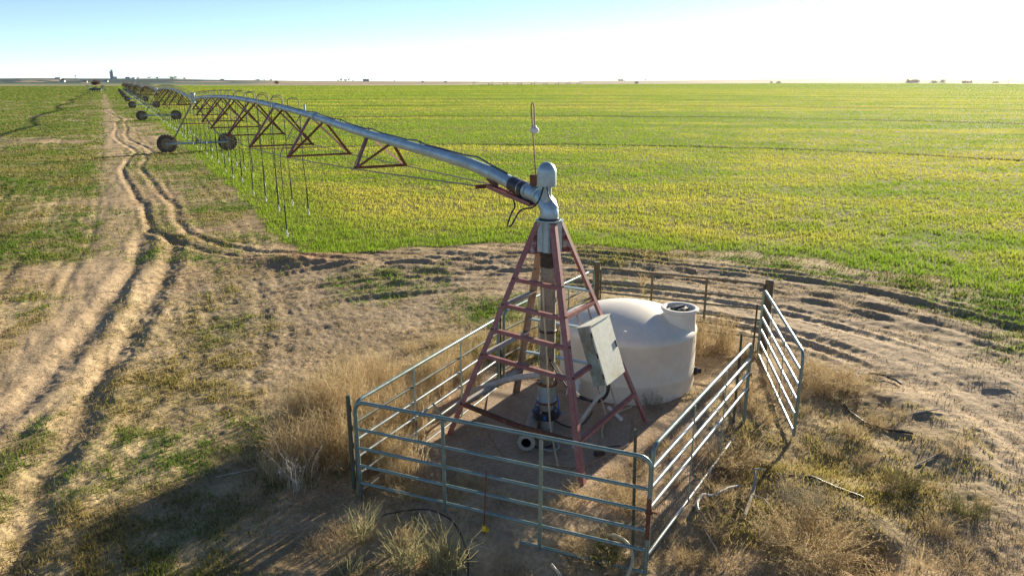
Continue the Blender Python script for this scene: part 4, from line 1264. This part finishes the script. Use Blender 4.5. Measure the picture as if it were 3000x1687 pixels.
m = MB().box((0, 0, .03), (.14, .07, .05), Matrix.Rotation(.4, 3, 'Z')); m.lathe([(.04, .0), (.04, .07), (0, .07)], (.05, .04, 0), None, 10); m.box((-.05, -.03, .05), (.05, .06, .05))
o = m.build("plastic_fitting", M['black']); o.location = (1.22, 9.02, .06); tag(o, "small black plastic fitting on the dust by the front leg", "fitting")
o = MB().tube([(.92, 8.6, .08), (1.02, 8.75, .09), (1.2, 8.8, .085)], .010, 8).build("black_cable", M['black']); o.location = (.35, .45, 0); tag(o, "short dark cable end lying on the dust in the pen", "cable")

# chalky pipe with elbow and flange lying on the pad
pe = thing("flanged_pipe", "chalky flanged pipe with an elbow lying on the pad", "pipe", (.20, 9.18, 0))
pp_ = [(0, 0, .17), (.05, .28, .17), (.09, .56, .17), (.12, .74, .17), (.17, .84, .17), (.25, .88, .15), (.33, .86, .12)]
MB().tube(smooth(pp_, 4), .085, 20, False).build("pipe", M['oldpipe'], pe)
dirv = Vector((.05, .28, 0)).normalized(); RQ = dirv.to_track_quat('Z', 'Y').to_matrix()
m = MB().lathe([(.070, .0), (.125, .0), (.128, .01), (.128, .035), (.12, .045), (.085, .045)], (0, -.01, .17), RQ, 28)
m.build("flange", M['oldpipe'], pe)
MB().lathe([(.072, .0), (.072, .25), (0, .25)], (0, -.005, .17), RQ, 20).build("bore", M['darkiron'], pe)  # dark lining and end disc stand in for the shade inside the pipe
# old flexible pipe from the riser over the pad
wp = smooth([(.44, 9.87, .91), (.20, 10.08, .80), (-.16, 10.3, .62), (-.70, 10.6, .30)], 6)
m = MB().tube(wp, .045, 14); o = m.build("drain_pipe", M['hose']); tag(o, "pale bent pipe leaning from the riser toward the weedy gates", "pipe")
# white filter can behind the riser
m = MB().lathe([(0, 0), (.10, 0), (.105, .02), (.105, .26), (.09, .30), (0, .31)], n=24); o = m.build("plastic_bucket", M['white']); o.location = (.98, 10.75, .17); o.rotation_euler = (R_(-38), R_(12), 0)
tag(o, "white plastic can lying between the riser and the tank", "can")
# rod with yellow insulator
rd_ = thing("steel_rod", "thin rusty rod with a yellow insulator standing before the front gate", "rod", (-.33, 7.31, gz(-.33, 7.31)))
MB().tube([(0, 0, -.05), (.015, 0, .4), (.035, 0, .82)], .008, 8).build("rod", M['rust'], rd_)
m = MB().box((0, 0, .08), (.05, .04, .06)); m.box((.035, 0, .05), (.05, .03, .04)); m.lathe([(.02, .03), (.03, .05), (.02, .07)], (0, 0, 0), None, 10)
m.build("insulator", M['yellow'], rd_)
# bleached branch
b_ = [(3.22, 8.49, .18), (3.18, 8.32, .16), (3.10, 8.14, .10), (2.99, 7.92, .07), (2.84, 7.65, .04)]
m = MB().tube([(x, y, gz(x, y) + z) for x, y, z in smooth(b_, 3)], .022, 8)
zz = gz(3.05, 8.0)
m.tube([(3.05, 8.02, zz + .09), (3.15, 7.88, zz + .12), (3.22, 7.7, zz + .05)], .008, 6); m.tube([(3.21, 8.45, zz + .2), (3.28, 8.40, zz + .24), (3.33, 8.43, zz + .2)], .014, 6)
o = m.build("dead_branch", M['stick']); tag(o, "bleached dead branch lying by the shaded bushes", "branch")
for (lb, x, y, az, ln, tilt, r) in (("pale stick leaning out of the brown weed mass", -3.1, 9.15, 1.2, .75, .9, .013), ("pale stick on the weedy ground far down the slope", 6.35, 10.35, .2, .55, .06, .014),
                                    ("bleached stick among green weeds at the ring of tracks", 8.1, 11.4, -.3, .5, .08, .015), ("crooked stick on the open ground near the olive bush", 5.6, 8.9, .5, .7, .1, .012),
                                    ("thin pale stalk sticking up at the bottom edge right of the gate", 2.35, 6.75, 1.9, .5, .5, .009), ("loose stick lying in the weeds left of the pen", -4.0, 8.6, .3, .55, .08, .011)):
    e = Vector((math.cos(az) * ln * math.cos(tilt), math.sin(az) * ln * math.cos(tilt), ln * math.sin(tilt)))
    o = MB().tube([(0, 0, .01), tuple(e * .5 + Vector((.02, .01, .012))), tuple(e + Vector((0, 0, .01)))], [r, r * .8, r * .5], 7).build("dry_stick", M['stick'])
    o.location = (x, y, gz(x, y)); tag(o, lb, "stick")

# ------------------------------------------------------------------ the far country
def crown(n, rx, rz_, leaf, seed, flat=.0):
    g = np.random.default_rng(seed)
    nc = 9
    c = g.normal(0, 1, (nc, 3)); c /= np.linalg.norm(c, axis=1)[:, None]; c *= g.uniform(.25, .62, nc)[:, None]
    i = g.integers(0, nc, n)
    p = g.normal(0, 1, (n, 3)); p /= np.linalg.norm(p, axis=1)[:, None]
    p = (c[i] + p * g.uniform(.2, .46, n)[:, None]) * np.array([rx, rx, rz_]) + np.array([0, 0, rz_])
    e1 = g.normal(0, 1, (n, 3)) * leaf; e2 = g.normal(0, 1, (n, 3)) * leaf
    V = np.stack([p, p + e1, p + e2], 1).reshape(-1, 3)
    return V, np.arange(3 * n).reshape(-1, 3)


def tree(label, x, y, w, h, ca, dens=420, group=None, seed=1, name="tree", trunk=.25):
    t = thing(name, label, "tree" if name == "tree" else "shrub", (x, y, gz(x, y) - .1), 0, group)
    V, T = crown(dens, w / 2, h * (1 - trunk) / 2, w * .055, seed)
    V[:, 2] += h * trunk * .8 - (.18 * h if trunk < .05 else 0)
    cc = np.repeat(np.array([ca]) * np.random.default_rng(seed).uniform(.6, 1.35, (len(T), 1)), 3, 0)
    np_mesh("crown", V, T, cc, M['leaf'], t)
    m = MB().tube([(0, 0, -.3), (0, 0, h * .35), (w * .03, 0, h * .7)], [w * .035, w * .028, w * .01], 7)
    for k in range(5):
        a = k * 1.3 + seed
        m.tube([(0, 0, h * .25), (math.cos(a) * w * .18, math.sin(a) * w * .18, h * .5), (math.cos(a) * w * .36, math.sin(a) * w * .36, h * .72)], [w * .02, w * .013, w * .005], 5)
    m.build("trunk", M['bark'], t)
    return t


DK = (.045, .06, .04)
x, y = at_far(279, 985)
tree("round bare brown tree beyond the parked implement", x, y, 11.5, 8.8, (.14, .10, .075), 900, seed=3, trunk=.02)
x, y = at_far(810, 930)
tree("lone bare tree at the far edge of the green field", x, y, 6.5, 6.5, (.13, .095, .07), 500, seed=5, trunk=.15)
far_trees = [(405, 3900, 18.9, 6.8), (437, 3900, 27.0, 9.8), (462, 3900, 22.5, 8.2), (507, 3900, 42.8, 10.5), (541, 3800, 18.9, 9.0), (651, 3700, 26.6, 6.8), (744, 3500, 10.5, 12.8), (757, 3500, 28.0, 6.8), (774, 3500, 14.0, 10.5), (795, 3500, 19.6, 8.2), (990, 3300, 15.4, 9.3), (1000, 3300, 22.4, 15.3), (1012, 3300, 21.0, 12.8), (1022, 3300, 21.0, 16.1), (1034, 3300, 15.4, 9.3), (1090, 3200, 15.4, 17.0), (1156, 3600, 14.0, 6.8), (1548, 3900, 23.8, 7.6), (1567, 3900, 21.0, 6.8), (1607, 3900, 14.0, 7.6), (1820, 3700, 49.0, 8.5), (1890, 3700, 25.2, 10.2), (1905, 3700, 14.0, 7.6)]
for i, (px, d, w, h) in enumerate(far_trees):
    x, y = at_far(px, d)
    tree("dark blue green tree far off on the skyline of the plain", x, y, w, h, DK, 160, "dark trees along the skyline", 20 + i, trunk=.1)
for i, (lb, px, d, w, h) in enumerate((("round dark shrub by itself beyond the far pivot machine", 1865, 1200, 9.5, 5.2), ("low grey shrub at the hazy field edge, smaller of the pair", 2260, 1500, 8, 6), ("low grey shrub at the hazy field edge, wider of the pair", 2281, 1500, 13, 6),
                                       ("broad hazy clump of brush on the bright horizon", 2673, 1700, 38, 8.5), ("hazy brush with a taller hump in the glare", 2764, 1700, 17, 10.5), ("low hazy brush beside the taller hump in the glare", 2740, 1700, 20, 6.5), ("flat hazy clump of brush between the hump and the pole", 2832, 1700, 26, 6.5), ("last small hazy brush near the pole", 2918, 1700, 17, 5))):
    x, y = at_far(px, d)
    tree(lb, x, y, w, h, (.15, .14, .10), 260, None, 60 + i, "shrub", trunk=.02)  # brush colour lightened to stand in for the haze over it

# farm buildings
def house(name, label, px, d, w, dp_, h, rh, wall, roof, rz=.2, cat="house"):
    x, y = at_far(px, d)
    t = thing(name, label, cat, (x, y, gz(x, y)), rz)
    MB().box((0, 0, h / 2), (w, dp_, h)).build("wall", wall, t)
    m = MB().plate([(-w * .54, -dp_ * .58, h - .1), (w * .54, -dp_ * .58, h - .1), (w * .54, 0, h + rh), (-w * .54, 0, h + rh)], (0, -.12, .12))
    m.plate([(-w * .54, dp_ * .58, h - .1), (w * .54, dp_ * .58, h - .1), (w * .54, 0, h + rh + .004), (-w * .54, 0, h + rh + .004)], (0, .12, .12))
    m.build("roof", roof, t)
    for q in (-.25, .15):
        MB().box((w * q, -dp_ / 2 - .02, h * .5), (w * .1, .08, h * .4)).build("window", M['darkiron'], t)
    MB().box((w * .36, -dp_ / 2 - .02, h * .42), (w * .09, .08, h * .82)).build("door", M['darkiron'], t)
    return t


house("farm_house", "small white house with a red roof on the left plain", 183, 2100, 10, 8, 4, 2.4, M['wall'], M['roofred'])
house("barn", "small beige barn left of the round bare tree", 250, 1900, 7, 6, 3.2, 1.8, M['beige'], M['beige'], cat="barn")
house("barn", "tiny white shed right of the round bare tree", 311, 2100, 8, 6, 3.2, 1.6, M['wall'], M['roofgrey'], cat="shed")
house("barn", "pale metal shed on the dark slope of the left plain", 171, 3000, 16, 10, 5, 2, M['wall'], M['roofgrey'], cat="shed")
house("barn", "white shed on the skyline right of the grain elevator", 376, 3300, 16, 12, 6, 3, M['wall'], M['roofgrey'], cat="shed")
house("barn", "low white shed at the base of the grain elevator's skyline", 392, 3300, 12, 10, 5, 2, M['wall'], M['roofgrey'], cat="shed")
house("farm_house", "grey farm building among the skyline trees past the clump", 1072, 3250, 26, 14, 7, 3, M['roofgrey'], M['roofgrey'])
house("barn", "white speck of a shed left of the far pivot machine", 1238, 1900, 5, 5, 3, 1.5, M['wall'], M['roofgrey'], cat="shed")
house("barn", "white speck of a shed nearest the far pivot machine", 1305, 1900, 5, 5, 3, 1.5, M['wall'], M['roofgrey'], cat="shed")
x, y = at_far(331, 4000)
t = thing("grain_elevator", "pale concrete grain elevator with a head house on the skyline", "grain elevator", (x, y, gz(x, y) - 1), .45)
for k in range(2):
    for j in range(2): MB().lathe([(4.0, 0), (4.0, 33), (0, 33.2)], (-6 + k * 8.1, -4.05 + j * 8.1, 0), None, 14).build("silo", M['elev'], t)
MB().box((-1, 0, 37), (8, 8, 8)).build("head_house", M['elev'], t)
MB().box((5.5, 2, 26), (1.2, 1.2, 40)).build("elevator_leg", M['roofgrey'], t)
MB().box((12, 0, 5), (14, 12, 10)).build("annex", M['wall'], t)
x, y = at_far(223, 4200)
t = thing("water_tower", "slim dark tower on the left skyline", "tower", (x, y, gz(x, y) - .5))
m = MB()
for sx, sy in ((1, 1), (1, -1), (-1, 1), (-1, -1)): m.tube([(3 * sx, 3 * sy, 0), (1.6 * sx, 1.6 * sy, 11)], .5, 6)
m.build("leg", M['roofgrey'], t)
MB().lathe([(0, 10.5), (3, 11.5), (3.2, 15), (1.5, 17), (0, 17.5)], n=14).build("tank", M['roofgrey'], t)
# poles
for px, d, h in ((2955, 900, 13.0),):
    x, y = at_far(px, d)
    t = thing("utility_pole", "single pole standing in the glare at the right horizon", "pole", (x, y, gz(x, y) - .3))
    MB().tube([(0, 0, 0), (0, 0, h)], [.22, .14], 8).build("mast", M['bark'], t)
    MB().box((0, 0, h - .5), (3.4, .2, .25)).build("cross_arm", M['bark'], t)
proto = None
for i, (px, d, h) in enumerate(((565, 620, 9), (934, 2200, 9), (950, 2200, 9), (965, 2200, 9), (1695, 2600, 9), (1712, 2600, 9), (1650, 2600, 9), (590, 2600, 11), (622, 2600, 11), (1340, 2600, 9))):
    x, y = at_far(px, d)
    if i == 0:
        t = thing("utility_pole", "thin pale pole standing in the field edge beyond the second span", "pole", (x, y, gz(x, y)))
        MB().tube([(0, 0, 0), (0, 0, h)], [.12, .08], 6).build("mast", M['galv'], t)
        continue
    if proto is None:
        proto = thing("utility_pole", "tiny power pole far off on the plain", "pole", (x, y, gz(x, y)), 0, "far power poles")
        MB().tube([(0, 0, 0), (0, 0, h)], [.16, .12], 6).build("mast", M['bark'], proto)
        MB().box((0, 0, h - .6), (2.4, .2, .2)).build("cross_arm", M['bark'], proto)
    else:
        c = copy_tree(proto); c.location = (x, y, gz(x, y))

# the other pivot machine across the field
a, b = Vector((-46, 905, 0)), Vector((104, 1165, 0))
fd = (b - a).normalized(); FL = (b - a).length / 8
def far_span():
    t = thing("far_irrigation_span", "pale arched span of the second pivot machine across the field", "irrigation span", (0, 0, 0), math.atan2(fd.y, fd.x), "spans of the far pivot machine")
    MB().tube([(s, 0, 4.0 + 1.3 * 4 * (s / FL) * (1 - s / FL)) for s in np.linspace(0, FL, 12)], .24, 8).build("pipe", M['white'], t)
    m = MB()
    for sg in (1, -1):
        m.tube([(2, .2 * sg, 3.6), (FL * .3, 1.2 * sg, 3.6), (FL * .7, 1.2 * sg, 3.6), (FL - 2, .2 * sg, 3.6)], .05, 5)
    m.build("truss", M['galv'], t)
    m = MB()
    for sg in (1, -1): m.tube([(FL, 2.4 * sg, .7), (FL, .2 * sg, 3.9)], .12, 6)
    m.tube([(FL, -2.4, .75), (FL, 2.4, .75)], .14, 6)
    m.build("tower_frame", M['white'], t)
    for sg in (1, -1):
        MB().lathe([(0, -.22), (.62, -.22), (.78, -.15), (.78, .15), (.62, .22), (0, .22)], (FL, 2.5 * sg, .78), Matrix.Rotation(R_(90), 3, 'Y'), 16).build("wheel", M['tyre'], t)
    return t


f0 = far_span()
for k in range(8):
    c = f0 if k == 0 else copy_tree(f0)
    p = a + fd * FL * k
    c.location = (p.x, p.y, gz(p.x, p.y))
t = thing("far_pivot_point", "small dark pivot tower at the left end of the far machine", "tower", (a.x, a.y, gz(a.x, a.y)))
m = MB()
for sx, sy in ((1, 1), (1, -1), (-1, 1), (-1, -1)): m.tube([(1.6 * sx, 1.6 * sy, 0), (.25 * sx, .25 * sy, 4.2)], .09, 6)
m.build("leg", M['rust'], t); MB().tube([(0, 0, 0), (0, 0, 4.8)], .2, 8).build("riser", M['galv'], t)

# folded implement parked on the cross track
x, y = at_far(277, 398)
t = thing("folded_cultivator", "dark green folded cultivator parked on the dirt track at far left", "farm implement", (x, y, gz(x, y)), .05)
m = MB()
for yy in (-1.1, -.3, .5, 1.2): m.bar((-2.6, yy, .95), (2.6, yy, .95), .16, .16)
for xx in (-2.4, -1.2, 0, 1.2, 2.4): m.bar((xx, -1.3, .95), (xx, 1.4, .95), .14, .18)
m.box((0, 0, 1.15), (4.9, 1.7, .9)); m.box((-.6, .2, 1.75), (1.0, .9, .4))
m.build("frame", M['implement'], t)
for sx in (-1, 1):
    m = MB()
    for yy in (-1.1, -.2, .7):
        m.bar((2.6 * sx, yy, 1.0), (3.6 * sx, yy, 3.2), .14, .14)
        for q in (.25, .5, .75, 1.0):
            p = Vector((2.6 * sx + sx * q, yy, 1.0 + 2.2 * q)); m.tube([p, p + Vector((-.25 * sx, 0, -.1)), p + Vector((-.32 * sx, 0, -.45))], .04, 5)
    m.bar((2.9 * sx, -1.2, 1.65), (2.9 * sx, .8, 1.65), .12, .12); m.bar((3.55 * sx, -1.2, 3.1), (3.55 * sx, .8, 3.1), .12, .12)
    if sx < 0: m.bar((-3.6, -.2, 3.1), (-4.4, -.2, 2.7), .12, .12)
    m.build("wing", M['implement'], t)
for sx in (-1.7, -.6, .6, 1.7):
    MB().lathe([(0, -.16), (.34, -.16), (.45, -.1), (.45, .1), (.34, .16), (0, .16)], (sx, .3, .45), Matrix.Rotation(R_(90), 3, 'Y'), 14).build("wheel", M['tyre'], t)
m = MB().bar((-2.6, 0, .7), (-5.2, 0, .45), .16, .16); m.box((-5.3, 0, .42), (.4, .2, .2)); m.build("tongue", M['darkiron'], t)
m = MB()
for q in range(5): m.bar((3.3, -.5, .8 + q * .5), (5.2, -.5, .8 + q * .5), .07, .07)
m.bar((4.3, -.5, .5), (4.3, -.5, 3.0), .1, .1); m.bar((5.2, -.5, .2), (4.9, -.5, 3.1), .1, .1)
m.build("harrow_gang", M['implement'], t)
MB().lathe([(0, 0), (.45, .02), (.5, .3), (.35, .5), (0, .55)], (.3, 0, 1.75), None, 14).build("hopper", M['darkiron'], t)

# ------------------------------------------------------------------ air
hz = bpy.data.materials.new("haze"); hz.use_nodes = True
hn = hz.node_tree; hn.nodes.remove(hn.nodes["Principled BSDF"])
pv = hn.nodes.new("ShaderNodeVolumePrincipled")
pv.inputs["Color"].default_value = (.93, .95, .97, 1)
pv.inputs["Density"].default_value = 0.000016
pv.inputs["Anisotropy"].default_value = 0.7
hn.links.new(pv.outputs[0], hn.nodes["Material Output"].inputs["Volume"])
o = MB().box((0, 0, 26), (16000, 16000, 80)).build("haze", hz)
tag(o, kind="stuff")
